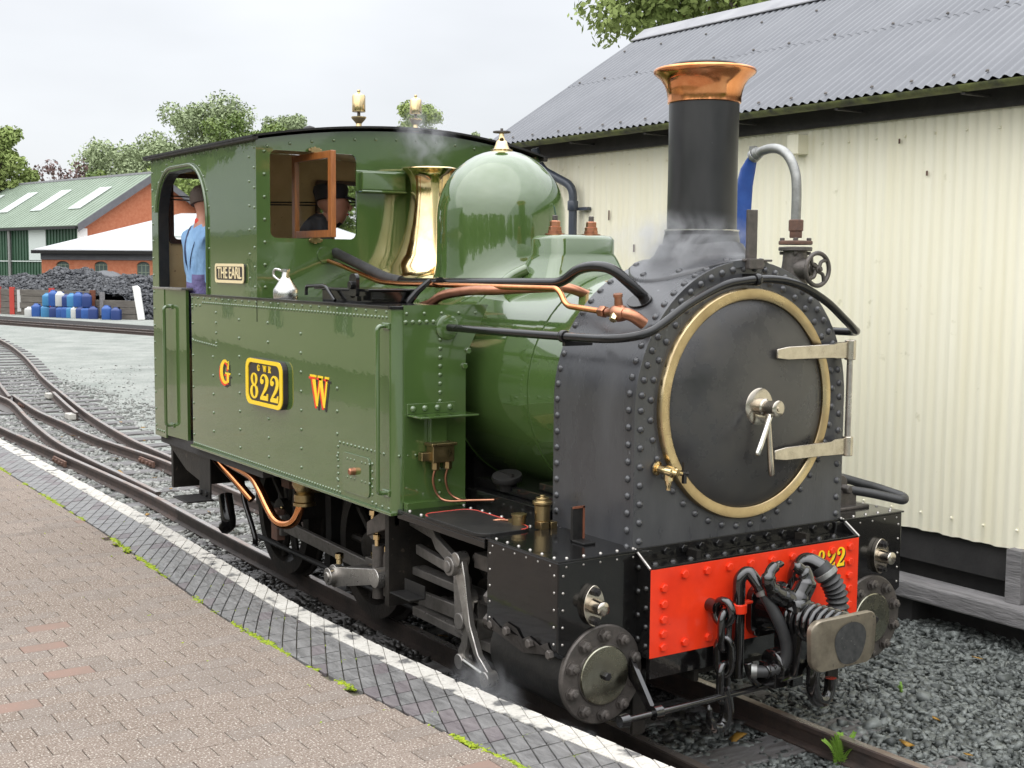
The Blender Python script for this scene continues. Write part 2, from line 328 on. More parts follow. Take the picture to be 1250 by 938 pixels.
nut_me = MB().lathe([(.030, 0), (.030, .006)], (0, 0, 0), (0, 0, 1), 12).hexn((0, 0, .006), (0, 0, 1), .025, .02).lathe([(.013, .02), (.013, .036), (.009, .038)], (0, 0, 0), (0, 0, 1), 8).mesh('nut', 40)
bolt_me = MB().hexn((0, 0, 0), (0, 0, 1), .0185, .013).mesh('bolt')

# boiler, bands, smokebox
bo = obj('boiler', MB().lathe([(BR, -3.05), (BR, -.68)], (0, 0, BZ), (1, 0, 0), 72), 'green', L, 40)
for x in (-1.02, -1.72, -2.45): obj('boiler_band', MB().lathe([(BR, -.03), (BR + .005, -.028), (BR + .005, .028), (BR, .03)], (x, 0, BZ), (1, 0, 0), 72), 'green', bo, 30)
obj('firebox', MB().box(-3.0, -1.75, -.38, .38, .45, 1.4), 'blackdull', L)
XS = -.119
def sbx(r, zb=.9, n=40): return [(-r, zb)] + [(-p, q) for p, q in arc(0, BZ, r, 0, 180, n)] + [(r, zb)]
def mir(poly): return [(-a, b) for a, b in poly]
sm = obj('smokebox', MB().prism(sbx(.615), 'yz', -.70, -.135), 'smokebox', L, 35)
obj('front_plate', MB().prism(sbx(.622), 'yz', -.135, XS, [[(r_[0], r_[1]) for r_ in arc(0, BZ, .45, 0, 354, 59)]]), 'smokebox', sm, 35, bev=.003)
obj('inner_plate', MB().lathe([(.46, -.13), (.46, -.128)], (0, 0, BZ), (1, 0, 0), 40), 'blackdull', sm)
sp = []
n = 28
for x in (-.165, -.672):
    for k in range(n + 1):
        t = R(180 * k / n); sp.append(((x, -.615 * math.cos(t), BZ + .615 * math.sin(t)), (0, -math.cos(t), math.sin(t))))
    for s in (-1, 1):
        for k in range(8): sp.append(((x, s * .615, BZ - .072 * (k + 1)), (0, s, 0)))
for k in range(30):
    t = R(180 * k / 29); sp.append(((XS, -.588 * math.cos(t), BZ + .588 * math.sin(t)), (1, 0, 0)))
for s in (-1, 1):
    for k in range(7): sp.append(((XS, s * .588, BZ - .078 * (k + 1)), (1, 0, 0)))
for k in range(40):
    t = R(9 * k + 4.5)
    y, z = .538 * math.cos(t), BZ + .538 * math.sin(t)
    sp.append(((XS, y, z), (1, 0, 0)))
for s in (-1, 1):
    for k in range(9): sp.append(((-.20 - k * .055, s * .615, .955), (0, s, 0)))
copies('rivet', riv_me, 'smokebox', sm, sp)
# chimney
ch = obj('chimney', MB().lathe([(.166, 2.27), (.166, 2.296), (.157, 2.30), (.155, 2.6), (.157, 2.885)], (-.43, 0, 0), (0, 0, 1), 48).lathe([(.13, 2.9), (.13, 3.0), (.165, 3.028), (.16, 3.034), (.12, 3.034), (.11, 2.9)], (-.43, 0, 0), (0, 0, 1), 40), 'blackdull', L, 40)
ch.data.materials.clear(); ch.data.materials.append(M['chimneyblack'])
obj('joint_ring', MB().lathe([(.166, 2.296), (.169, 2.299), (.169, 2.303), (.158, 2.306)], (-.43, 0, 0), (0, 0, 1), 48), 'bright', ch, 40)
obj('copper_cap', MB().lathe([(.158, 2.862), (.164, 2.866), (.164, 2.885), (.168, 2.915), (.178, 2.945), (.194, 2.970), (.214, 2.986), (.226, 2.996), (.229, 3.006), (.224, 3.014), (.20, 3.018), (.17, 3.018), (.162, 3.0)], (-.43, 0, 0), (0, 0, 1), 64), 'copper', ch, 50)
obj('saddle', flared([(.325, -.02), (.325, .010), (.318, .014), (.285, .016), (.245, .022), (.215, .045), (.19, .09)], [(.176, 2.235), (.168, 2.28)], (-.43, 0), .615), 'smokebox', ch, 50)
copies('rivet', riv_me, 'smokebox', ch, [((-.43 + .295 * math.cos(R(a)), .295 * math.sin(R(a)), zbar(.295 * math.sin(R(a)), .615) + .014), (0, math.sin(R(a)) * .5, 1)) for a in range(20, 360, 40)])
# smokebox door
dr = obj('smokebox_door', MB().lathe([(.457, .0), (.457, .012), (.44, .022), (.38, .042), (.28, .064), (.16, .08), (0, .086)], (XS, 0, BZ), (1, 0, 0), 72), 'smokedoor', L, 40)
obj('door_ring', MB().lathe([(.455, -.005), (.455, .024), (.460, .028), (.499, .028), (.504, .022), (.504, -.005)], (XS, 0, BZ), (1, 0, 0), 96), 'ringbrass', dr, 40)
hub = obj('door_boss', MB().lathe([(.082, 0), (.082, .01), (.074, .016), (.038, .018), (.038, .05), (.03, .055), (.030, .095), (.036, .097), (.036, .125), (.030, .13), (.012, .13), (.012, .136), (0, .137)], (XS + .072, 0, BZ - .005), (1, 0, 0), 28), 'nickel', dr, 40)
def lever(a, b, r0, r1): return MB().tube([a, Vector(a).lerp(Vector(b), .75), Vector(a).lerp(Vector(b), .97), b], [r0, r1, r1 * 1.02, r1 * .6], 12)
obj('door_handle', lever((.045, 0, 1.54), (.085, -.125, 1.352), .011, .0135), 'bright', hub, 50)
obj('door_handle', lever((.02, -.005, 1.53), (.035, .012, 1.245), .011, .0135), 'nickel', hub, 50)
for z, taper in ((1.765, 1), (1.322, 1)):
    hn = MB(); sec = []
    pts = [(-.038, .09), (-.040, .16), (-.048, .30), (-.052, .40), (-.050, .455), (-.072, .505), (-.075, .575)]
    hh = [.020, .029, .030, .031, .032, .037, .038]
    pth = [V(x, y, z) for x, y in pts]; vs = []
    for (x, y), h in zip(pts, hh): vs += [(x, y, z - h), (x + .014, y, z - h), (x + .014, y, z + h), (x, y, z + h)]
    fs = [(4 * i + j, 4 * i + (j + 1) % 4, 4 * i + 4 + (j + 1) % 4, 4 * i + 4 + j) for i in range(len(pts) - 1) for j in range(4)] + [(3, 2, 1, 0), tuple(len(vs) - 4 + j for j in range(4))]
    hn.add(vs, fs); hn.lathe([(.026, -.045), (.026, .045)], (-.068, .595, z), (0, 0, 1), 16).box(XS, -.06, .575, .615, z - .03, z + .03)
    obj('hinge', hn, 'nickel', dr, 35, bev=.003)
obj('hinge_rod', MB().cyl((-.068, .595, 1.28), (-.068, .595, 1.81), .014, 14), 'steel', dr, 50)
cock = MB().lathe([(.030, 0), (.030, .008), (.018, .012), (.018, .05), (.024, .055), (.024, .085), (.014, .09), (.014, .11)], (XS, -.50, 1.30), (1, .25, -.1), 16).lathe([(.020, 0), (.020, .03), (.014, .032), (.014, .05), (.01, .055), (.01, .07)], (-.06, -.485, 1.285), (0, 0, -1), 12).lathe([(.017, 0), (.020, .02), (.012, .03), (.010, .055)], (-.05, -.48, 1.295), (.2, 1, -.25), 12)
dc = obj('drain_cock', cock, 'brass', sm, 40)
obj('cock_handle', MB().box(-.045, -.03, -.425, -.41, 1.24, 1.33).cyl((-.04, -.43, 1.285), (-.04, -.40, 1.28), .012, 8), 'blackpaint', dc)
# lamp iron, blower pipe flange, ejector valve on the smokebox
obj('lamp_iron', MB().box(-.125, -.108, -.02, .035, 2.14, 2.385).box(-.13, -.08, -.035, .05, 2.13, 2.175).box(-.20, -.10, -.05, .12, 2.162, 2.172), 'iron', sm, bev=.003)
# handrail pipe from the tank front over the smokebox front
rail = [(-1.393, -.76, 1.836), (-.9, -.76, 1.837), (-.30, -.76, 1.842), (-.13, -.757, 1.846), (-.06, -.70, 1.855), (-.042, -.62, 1.872), (-.04, -.543, 1.908), (-.04, -.413, 1.983), (-.04, -.235, 2.057), (-.04, -.096, 2.081), (-.04, .048, 2.088), (-.04, .17, 2.075), (-.04, .274, 2.045), (-.04, .406, 1.984), (-.045, .514, 1.915), (-.06, .60, 1.865), (-.10, .665, 1.845), (-.2, .70, 1.84), (-.5, .71, 1.838), (-1.39, .76, 1.836)]
hr = obj('handrail_pipe', MB().tube(spline(rail, 7), .0185, 12), 'black', L, 60)
for a, b, bx in (((-.43, -.76, 1.841), (1, 0, 0), (-.44, -.42, -.76, -.615, 1.80, 1.822)), ((-.04, -.03, 2.086), (0, 1, .05), (-.119, -.04, -.04, -.02, 2.06, 2.11))): obj('pipe_clamp', MB().lathe([(.024, -.014), (.027, -.01), (.027, .01), (.024, .014)], a, b, 14).box(*bx), 'black', hr, 40)
# dome, safety valve cover, sand box
N = 64
dm = obj('dome', flared([(.455, .002), (.425, .008), (.40, .022), (.382, .05), (.37, .095), (.362, .15)], [(.36, 2.30), (.36, 2.40)] + [(.36 * math.cos(R(a)), 2.40 + .372 * math.sin(R(a))) for a in range(8, 89, 8)] + [(.001, 2.772)], (-2.09, 0), BR, N), 'green', L, 60)
fi = obj('finial', MB().lathe([(.062, 2.760), (.062, 2.775), (.045, 2.78), (.036, 2.80), (.03, 2.82), (.018, 2.83), (.014, 2.85), (.014, 2.868)], (-2.09, 0, 0), (0, 0, 1), 20), 'brass', dm, 40)
obj('valve_wheel', MB().lathe([(.008, 2.865), (.05, 2.868), (.05, 2.876), (.008, 2.88), (.008, 2.892), (0, 2.892)], (-2.09, 0, 0), (0, 0, 1), 12), 'iron', fi, 40)
obj('safety_valve_cover', flared([(.30, .0), (.27, .008), (.245, .03)], [(.240, 2.13), (.200, 2.20), (.168, 2.28), (.140, 2.38), (.124, 2.48), (.117, 2.56), (.118, 2.62), (.127, 2.665), (.148, 2.695), (.170, 2.705), (.176, 2.713), (.170, 2.72), (.15, 2.72), (.12, 2.70), (.095, 2.62), (.09, 2.4)], (-2.885, 0), BR, 56), 'brass', L, 60)
sb = MB(); bm = bmesh.new()
sx, sy = .135, .195
rows = [(sx + .06, sy + .10, None), (sx + .022, sy + .05, .05), (sx + .006, sy + .02, .10), (sx, sy, 2.20), (sx, sy, 2.27), (sx - .012, sy - .012, 2.288), (sx - .04, sy - .04, 2.294)]
vs = []; K = 0
for a, b, z in rows:
    ring = rrect(-a, a, -b, b, min(.06, a * .6), 5); K = len(ring)
    vs += [(-1.41 + p, q, (zbar(q, BR) + .001 if z is None else zbar(q, BR) + z) if (z is None or z < 1) else z) for p, q in ring]
fs = [(i * K + j, i * K + (j + 1) % K, (i + 1) * K + (j + 1) % K, (i + 1) * K + j) for i in range(len(rows) - 1) for j in range(K)] + [tuple((len(rows) - 1) * K + j for j in range(K))]
sd_ = obj('sand_box', MB().add(vs, fs), 'green', L, 50)
obj('sand_pipe', MB().tube(spline([(-1.47, -.24, 2.12), (-1.52, -.30, 2.08), (-1.55, -.36, 2.02)], 5), .03, 12), 'green', sd_, 60)
for y in (-.115, .115):
    nu = obj('sand_cap', MB().lathe([(.05, 2.294), (.05, 2.301), (.036, 2.302), (.036, 2.316), (.03, 2.318)], (-1.41, y, 0), (0, 0, 1), 24).lathe([(.033, 2.312), (.033, 2.335), (.027, 2.338), (.027, 2.362), (.022, 2.366)], (-1.41, y, 0), (0, 0, 1), 6), 'copperold', sd_, 30)
    obj('cap_stem', MB().lathe([(.014, 2.36), (.014, 2.39), (.010, 2.394)], (-1.41, y, 0), (0, 0, 1), 10), 'iron', nu, 30)
# pipes along the boiler
bp = fillet([(-3.056, -.55, 2.205), (-2.86, -.55, 2.16), (-2.42, -.55, 2.062), (-2.2, -.55, 2.042), (-.74, -.55, 2.060), (-.62, -.55, 2.125), (-.50, -.55, 2.138), (-.40, -.53, 2.13), (-.345, -.47, 2.06), (-.33, -.40, 2.0)], .08)
pb = obj('blower_pipe', MB().tube(bp, .0235, 14), 'black', L, 60)
fl = MB().prism([(p * .075 if abs(p) > .3 else p * .075, q * .042) for p, q in [(math.cos(R(a)), math.sin(R(a))) for a in range(0, 360, 15)]], 'xy', 0, .014)
nrm = Vector((0, -.70, .715)); u = Vector((.5, 0, 0)).normalized()
mt = Matrix((u, nrm.cross(u), nrm)).transposed().to_4x4(); mt.translation = (-.335, -.425, 1.985)
obj('pipe_flange', fl.xf(mt), 'black', pb, 40, bev=.002)
lg = MB().tube(fillet([(-3.056, -.55, 2.205), (-2.86, -.55, 2.16), (-2.42, -.55, 2.062), (-2.24, -.55, 2.045)], .08), .030, 12)
obj('pipe_lagging', lg, 'rubber', pb, 60)
cp = obj('copper_pipe', MB().tube(fillet([(-3.056, -.60, 2.155), (-2.88, -.60, 2.128), (-2.40, -.60, 2.040), (-2.2, -.60, 2.034), (-.69, -.60, 2.036), (-.64, -.60, 1.962), (-.36, -.60, 1.945)], .06), .0135, 12), 'copper', L, 60)
ev = MB().lathe([(.022, -.05), (.026, -.04), (.026, -.015), (.02, -.01)], (-.34, -.60, 1.945), (1, 0, 0), 6).lathe([(.018, -.03), (.02, 0), (.032, .02), (.038, .045), (.034, .075), (.022, .09)], (-.31, -.60, 1.943), (1, 0, 0), 16).lathe([(.02, 0), (.016, .05), (.02, .052), (.02, .065)], (-.26, -.60, 1.96), (.1, -.2, 1), 10).tube(spline([(-.25, -.60, 1.945), (-.20, -.58, 1.935), (-.18, -.53, 1.90)], 5), .026, 12)
obj('steam_valve', ev, 'copperold', L, 40)
obj('valve_nut', MB().hexn((-.255, -.625, 1.935), (.2, -.6, -.8), .017, .03), 'brass', cp)
obj('feed_pipe', MB().tube(spline([(-1.95, -.66, 1.90), (-1.75, -.66, 1.935), (-1.62, -.65, 1.985), (-1.40, -.63, 2.012), (-1.22, -.60, 2.018), (-1.05, -.53, 2.03), (-.92, -.40, 2.035), (-.88, -.30, 2.0)], 7), .024, 12), 'copperold', L, 60)

# side tanks
def side_tank(s):
    y0 = s * 1.05
    pl = [(-4.17, s * .66), (-4.17, s * 1.04), (-4.16, y0)] + [(-1.40 - .05 + .05 * math.cos(R(a)), s * (1.0 + .05 * math.sin(R(a)))) for a in range(90, -1, -15)] + [(-1.40, s * .66)]
    t = obj('side_tank', MB().prism(pl, 'xy', .945, 1.925), 'green', L, 35)
    obj('tank_coping', MB().prism([(p * 1.0 + (.004 if p > -1.5 else 0), q * 1.006) for p, q in pl], 'xy', 1.925, 1.94), 'black', t, bev=.003)
    obj('tank_front_plate', MB().prism([(s * 1.0, .95), (s * .655, .95), (s * .655, 1.70), (s * .60, 1.80), (s * .525, 1.945), (s * 1.0, 1.945)], 'yz', -1.41, -1.392), 'green', t)
    obj('tank_base_angle', MB().box(-4.17, -1.40, min(s * 1.03, s * 1.066), max(s * 1.03, s * 1.066), .938, .952).box(-1.40, -1.36, min(s * .67, s * 1.0), max(s * .67, s * 1.0), .966, 1.0), 'green', t, bev=.002)
    return t
tk = side_tank(-1); side_tank(1)
rv = MB(); YY = -1.05
def row(a, b, step, nrm=(0, -1, 0), r=.0095, mb=None):
    a, b = Vector(a), Vector(b); k = max(2, int(round((b - a).length / step)) + 1)
    for p in line(a, b, k): (mb or rv).rivet(p, nrm, r)
row((-3.95, YY, 1.885), (-1.47, YY, 1.885), .038); row((-4.14, YY, 1.912), (-1.47, YY, 1.912), .105)
row((-4.14, YY, .965), (-1.98, YY, .965), .034); row((-4.14, YY, 1.865), (-4.0, YY, 1.865), .06)
row((-3.72, YY, 1.83), (-3.72, YY, 1.64), .06); row((-4.13, YY, 1.635), (-3.72, YY, 1.62), .042)
for x, z1 in ((-3.78, 1.55), (-3.34, 1.80), (-2.905, 1.80), (-2.455, 1.76), (-2.01, 1.50)): row((x, YY, 1.03 if x > -3.5 else 1.08), (x, YY, z1), .105, r=.0105)
row((-2.0, YY, .99), (-2.0, YY, 1.20), .038); row((-1.98, YY, 1.225), (-1.50, YY, 1.225), .042); row((-1.62, YY, .97), (-1.62, YY, 1.16), .042)
row((-1.58, YY, .965), (-1.45, YY, .965), .06); row((-4.14, YY, 1.85), (-4.14, YY, 1.02), .11)
XX = -1.40
row((-1.392, -.985, 1.905), (-1.392, -.60, 1.905), .09, (1, 0, 0)); row((-1.392, -.99, 1.865), (-1.392, -.80, 1.865), .037, (1, 0, 0), .012)
row((-1.392, -.80, 1.82), (-1.392, -.80, 1.48), .045, (1, 0, 0), .012); row((-1.40, -1.02, 1.225), (-1.392, -.89, 1.225), .045, (1, 0, 0)); row((-1.392, -.80, 1.15), (-1.392, -.80, 1.03), .06, (1, 0, 0))
for x in (-1.88, -1.72): 
    for z in (1.06, 1.155): row((x, YY - .006, z), (x + .08, YY - .006, z), .035, r=.008)
obj('rivets', rv, 'green', tk, 60, kind='stuff')
acc = obj('access_plate', MB().prism(rrect(-1.94, -1.64, .985, 1.185, .03), 'xz', -1.058, -1.05), 'green', tk, bev=.003)
obj('drain_plug', MB().lathe([(.02, 0), (.018, .03), (.012, .035)], (-1.80, -1.055, 1.10), (0, -1, 0), 12), 'copperold', acc, 40)
copies('hex_nut', MB().hexn((0, 0, 0), (0, 0, 1), .016, .014).mesh('hex_nut'), 'green', tk, [((-1.392, -.645, 1.72), (1, 0, 0)), ((-1.392, -.665, 1.645), (1, 0, 0))])
obj('pipe_flange', MB().lathe([(.062, 0), (.062, .012), (.055, .016), (.03, .018)], (-1.392, -.765, 1.836), (1, 0, 0), 32), 'green', tk, 40)
def handrail(a, b, outv, m='green', par=tk):
    a, b, o_ = Vector(a), Vector(b), Vector(outv) * .05
    h = obj('handrail', MB().tube(fillet([a, a + o_, b + o_, b], .03), .0115, 10), m, par, 60)
    mb = MB()
    for p in (a, b): mb.cbox(p + Vector(outv) * .004, (.035 if abs(outv[1]) > .5 else .006, .006 if abs(outv[1]) > .5 else .035, .016))
    obj('rail_bracket', mb, m, h, bev=.004)
handrail((-1.47, -1.05, 1.845), (-1.47, -1.05, 1.04), (0, -1, 0))
# tank front shelf with brass lubricator
sh = obj('tank_shelf', MB().box(-1.39, -1.25, -.985, -.665, 1.415, 1.424).box(-1.392, -1.382, -.985, -.72, 1.424, 1.475).box(-1.39, -1.36, -.87, -.78, 1.25, 1.415), 'green', tk, bev=.002)
copies('rivet', riv_me, 'green', sh, [((-1.382, y, 1.45), (1, 0, 0)) for y in (-.955, -.89, -.82, -.75)])
lu = obj('lubricator', MB().box(-1.385, -1.32, -.88, -.76, 1.19, 1.27).box(-1.39, -1.31, -.89, -.75, 1.27, 1.285).cbox((-1.36, -.90, 1.22), (.02, .03, .02)).hexn((-1.35, -.85, 1.19), (0, 0, -1), .022, .04).hexn((-1.35, -.78, 1.19), (0, 0, -1), .022, .04), 'brassold', tk, bev=.003)
for y in (-.85, -.78): obj('oil_pipe', MB().tube(spline([(-1.35, y, 1.16), (-1.355, y - .01, 1.10), (-1.35, y + .012, 1.03), (-1.32, y + .05, 1.0), (-1.25, -.70, 1.005), (-1.18, -.62, 1.01)], 6), .0065, 8), 'copperold', lu, 60)
# tank top fittings
fb = obj('water_filler', MB().box(-2.46, -1.88, -.92, -.68, 1.94, 2.0), 'black', tk, bev=.004)
obj('filler_lid', MB().box(-2.50, -1.85, -.95, -.65, 2.0, 2.012), 'black', fb, bev=.003)
obj('lid_clip', MB().prism(rrect(-2.02, -1.94, 1.965, 2.09, .03), 'xz', -.975, -.955).lathe([(.022, 0), (.022, .02)], (-1.98, -.975, 2.03), (0, -1, 0), 10).box(-2.03, -1.93, -.975, -.95, 1.95, 1.975), 'black', fb, bev=.004)
obj('pipe_stay', MB().tube([(-1.86, -.72, 1.94), (-1.83, -.68, 2.0), (-1.80, -.62, 2.06)], [.022, .018, .014], 8).lathe([(.03, -.012), (.03, .012)], (-1.78, -.58, 2.045), (1, 0, 0), 12), 'black', tk, 40)
obj('tap_lever', MB().tube(fillet([(-2.60, -.95, 1.965), (-2.60, -.95, 2.015), (-2.36, -.95, 2.022), (-2.24, -.95, 1.945)], .03), .010, 8), 'black', tk, 60)

# lettering
def ribbon(pts, ws):
    pts = [V(p[0], p[1], 0) for p in pts]; m = len(pts); a, b = [], []
    for i in range(m):
        t = (pts[min(i + 1, m - 1)] - pts[max(i - 1, 0)]).normalized(); nn = V(-t.y, t.x, 0) * ws[i] * .5; a.append(pts[i] + nn); b.append(pts[i] - nn)
    return [(p.x, p.y) for p in a] + [(p.x, p.y) for p in reversed(b)]
def ell(cx_, cy_, rx, ry, a0=0, a1=360, n=28): return [(cx_ + rx * math.cos(R(a0 + (a1 - a0) * i / n)), cy_ + ry * math.sin(R(a0 + (a1 - a0) * i / n))) for i in range(n + 1)]
GL = {
 '2': [ell(.155, .70, .105, .10)[:-1], ribbon(ell(.29, .71, .205, .255, 185, -30, 18) + [(.40, .45), (.25, .27), (.12, .13)], [.07, .07, .07, .07, .07, .07, .07, .08, .08, .09, .10, .12, .14, .16, .17, .18, .18, .18, .18, .16, .11, .07]), [(.05, 0), (.54, 0), (.55, .27), (.50, .27), (.45, .17), (.14, .17), (.05, .10)]],
 '8': ['ring', (.295, .735, .215, .25, .085, .19), (.295, .265, .26, .275, .11, .215)],
 'G': [ribbon(ell(.36, .5, .26, .46, 48, 325, 30), [.07 + .13 * max(0, math.sin(PI * i / 30)) ** 1.5 for i in range(31)]), [(.46, .06), (.60, .06), (.60, .44), (.46, .44)], [(.36, .40), (.70, .40), (.70, .48), (.36, .48)], [(.50, .62), (.60, .62), (.60, .97), (.56, .97)]],
 'W': [[(.06, .96), (.26, .96), (.40, .0), (.30, .0)], [(.31, 0), (.39, 0), (.56, .96), (.50, .96)], [(.44, .96), (.64, .96), (.78, .0), (.68, .0)], [(.69, .0), (.77, .0), (.93, .96), (.86, .96)], [(-.02, .93), (.33, .93), (.33, 1.0), (-.02, 1.0)], [(.40, .93), (.68, .93), (.68, 1.0), (.40, 1.0)], [(.78, .93), (1.0, .93), (1.0, 1.0), (.78, 1.0)]],
 'R': [[(.08, 0), (.24, 0), (.24, 1), (.08, 1)], ribbon(ell(.26, .74, .24, .22, 95, -95, 14), [.08 + .10 * math.sin(PI * i / 14) for i in range(15)]), [(.28, .52), (.42, .52), (.64, 0), (.46, 0)], [(.0, 0), (.32, 0), (.32, .07), (.0, .07)], [(0, .93), (.3, .93), (.3, 1), (0, 1)]],
}
def glyphs(text, x, z, h, w, adv, place, y0, th):
    """flat letters; place(u, v, d) maps letter coordinates and depth to the world"""
    mb = MB()
    for i, c in enumerate(text):
        g = GL[c]; strokes = []
        if g[0] == 'ring':
            for cx_, cy_, rx, ry, ix, iy in g[1:]: strokes.append((ell(cx_, cy_, rx, ry)[:-1], [ell(cx_, cy_, ix, iy)[:-1]]))
        else: strokes = [(p, []) for p in g]
        for k, (p, ho) in enumerate(strokes):
            q = MB().prism([(x + i * adv + a * w, z + b * h) for a, b in p], 'xy', y0, y0 + th + k * .0003, [[(x + i * adv + a * w, z + b * h) for a, b in hh] for hh in ho])
            mb.add([place(*v) for v in q.v], q.f)
    return mb
on_tank = lambda a, b, d: (a, -1.05 - d, b)
on_beam = lambda a, b, d: (d, a, b)
for c, x, z, h, w in (('G', -3.66, 1.40, .145, .25), ('W', -2.33, 1.385, .165, .23)):
    lt = obj('painted_letter', glyphs(c, x, z, h, w, 0, on_tank, .0012, .0006), 'yellow', tk)
    obj('letter_edge', glyphs(c, x - .016, z - .012, h, w, 0, on_tank, .0006, .0003), 'redpaint', lt)
    obj('letter_shade', glyphs(c, x + .022, z - .020, h, w, 0, on_tank, .0001, .0003), 'blackpaint', lt)
npz = obj('number_plate', MB().prism(rrect(-3.155, -2.625, 1.322, 1.592, .06), 'xz', -1.082, -1.05), 'plateblack', tk, bev=.003)
obj('plate_rim', MB().prism(rrect(-3.153, -2.627, 1.324, 1.590, .06), 'xz', -1.088, -1.0815, [rrect(-3.118, -2.662, 1.346, 1.568, .045)]), 'yellow', npz)
onp = lambda a, b, d: (a, -1.0815 - d, b)
obj('numerals', glyphs('822', -3.098, 1.360, .150, .22, .146, onp, 0, .004), 'yellow', npz)
obj('lettering', glyphs('GWR', -2.985, 1.522, .036, .055, .080, onp, 0, .004), 'yellow', npz)

def text(name, s, size, m, parent, mtx, ext=.002, sx=1.0):
    c = bpy.data.curves.new(name, 'FONT'); c.body = s; c.size = size; c.extrude = ext; c.align_x = 'CENTER'; c.align_y = 'CENTER'; c.offset = size * .012
    t = bpy.data.objects.new('tmp', c); COL.objects.link(t); me = bpy.data.meshes.new_from_object(t.evaluated_get(bpy.context.evaluated_depsgraph_get())); bpy.data.objects.remove(t)
    me.materials.clear(); me.transform(mtx @ Matrix.Diagonal((sx, 1, 1, 1))); return link(name, me, m, parent)
# cab
CX = -3.056
YR = .925      # the far cab side sits a little closer in
def zroof(y): return 2.955 - (.098 * (y / 1.05) ** 2 if y < 0 else .118 * (y / YR) ** 2)
def cab_side(s):
    s = -1 if s < 0 else YR / 1.05
    ya, yb = s * 1.05, s * 1.038
    a0 = [(-4.80, 1.955), (-4.80, 2.42)] + [(-4.50 + .30 * math.cos(R(a)), 2.42 + .323 * math.sin(R(a))) for a in range(170, 90, -10)] + [(-4.17 + .30 * math.cos(R(a)), 2.42 + .323 * math.sin(R(a))) for a in range(90, 0, -10)] + [(-3.87, 2.42), (-3.87, 1.93)]
    FX = CX - .0125
    poly = [(-4.93, .93), (-4.70, .93), (-4.70, 1.955)] + a0 + [(FX, 1.93), (FX, 2.855), (-4.93, 2.855)]
    c = obj('cab_side', MB().prism(poly, 'xz', min(ya, yb), max(ya, yb)), 'green', L)
    obj('cab_lining', MB().prism([(-4.92, 1.0), (-4.70, 1.0), (-4.70, 1.94), (-4.81, 1.94), (-4.81, 2.42)] + a0[2:-2] + [(-3.86, 2.42), (-3.86, 1.2), (CX - .02, 1.2), (CX - .02, 2.85), (-4.92, 2.85)], 'xz', min(s * 1.036, s * 1.028), max(s * 1.036, s * 1.028)), 'cream', c)
    obj('door_beading', MB().tube([(p, s * 1.055, q) for p, q in [(-3.845, 1.94)] + [(-4.17 + .325 * math.cos(R(a)), 2.42 + .348 * math.sin(R(a))) for a in range(0, 91, 10)] + [(-4.50 + .325 * math.cos(R(a)), 2.42 + .348 * math.sin(R(a))) for a in range(90, 171, 10)]], .011, 8), 'green', c, 60)
    ap = [(-4.798, 1.965), (-4.798, 2.2), (-4.798, 2.42)] + [(-4.50 + .298 * math.cos(R(a)), 2.42 + .321 * math.sin(R(a))) for a in range(170, 90, -10)] + [(-4.17 + .298 * math.cos(R(a)), 2.42 + .321 * math.sin(R(a))) for a in range(90, -1, -10)]
    obj('door_jamb', MB().sweep([(-.006, -.035), (.006, -.035), (.006, .035), (-.006, .035)], [(p, s * 1.012, q) for p, q in ap], (0, 1, 0)), 'blackdull', c)
    bk = obj('bunker_front', MB().prism([(-4.71, s * 1.045), (-4.35, s * 1.02), (-4.35, s * 1.0), (-4.71, s * 1.02)], 'xy', .95, 1.955), 'green', c)
    obj('bunker_coping', MB().box(-4.935, -4.34, min(s * 1.055, s * .97), max(s * 1.055, s * .97), 1.955, 1.97), 'steel', c, bev=.003)
    return c
cs = cab_side(-1); cab_side(1)
npl = obj('name_plate', MB().prism(rrect(-3.685, -3.225, 2.02, 2.132, .02), 'xz', -1.062, -1.05), 'plateblack', cs, bev=.002)
obj('plate_rim', MB().prism(rrect(-3.687, -3.223, 2.018, 2.134, .022), 'xz', -1.066, -1.0615, [rrect(-3.670, -3.240, 2.035, 2.117, .015)]), 'creampaint', npl)
text('lettering', 'THE EARL', .098, 'creampaint', npl, Matrix.Translation((-3.455, -1.0635, 2.075)) @ Matrix.Rotation(PI / 2, 4, 'X'), .002, .90)
handrail((-4.60, -1.035, 1.84), (-4.60, -1.035, 1.03), (0, -1, 0), 'green', cs)
obj('grab_rail', MB().tube(fillet([(-4.17, -.95, 1.90), (-4.22, -1.0, 1.90), (-4.22, -1.0, 1.0), (-4.17, -.95, 1.0)], .03), .012, 10), 'green', cs, 60)
cr_ = MB()
row((-3.085, -1.05, 2.0), (-3.085, -1.05, 2.80), .115, mb=cr_); row((-4.90, -1.05, 2.825), (-3.10, -1.05, 2.825), .11, mb=cr_); row((-4.905, -1.05, 1.0), (-4.905, -1.05, 2.75), .115, mb=cr_)
row((-3.82, -1.05, 1.98), (-3.82, -1.05, 2.35), .12, mb=cr_); row((-3.16, -1.05, 2.05), (-3.16, -1.05, 2.75), .14, mb=cr_); row((-4.88, -1.05, .97), (-4.74, -1.05, .97), .05, mb=cr_)
for a in range(10, 171, 16):
    cx_ = -4.17 if a < 90 else -4.50
    cr_.rivet((cx_ + .36 * math.cos(R(a)), -1.05, 2.42 + .385 * math.sin(R(a))), (0, -1, 0), .009)
for y in (-1.0, YR - .05): row((CX, y, 2.0), (CX, y, 2.78), .13, (1, 0, 0), .011, cr_)
for k in range(14):
    y = -.98 + k * .14; cr_.rivet((CX, y, zroof(y) - .06), (1, 0, 0), .011)
obj('rivets', cr_, 'green', cs, 60, kind='stuff')
top = [(YR - i * (1.05 + YR) / 21, zroof(YR - i * (1.05 + YR) / 21)) for i in range(22)]
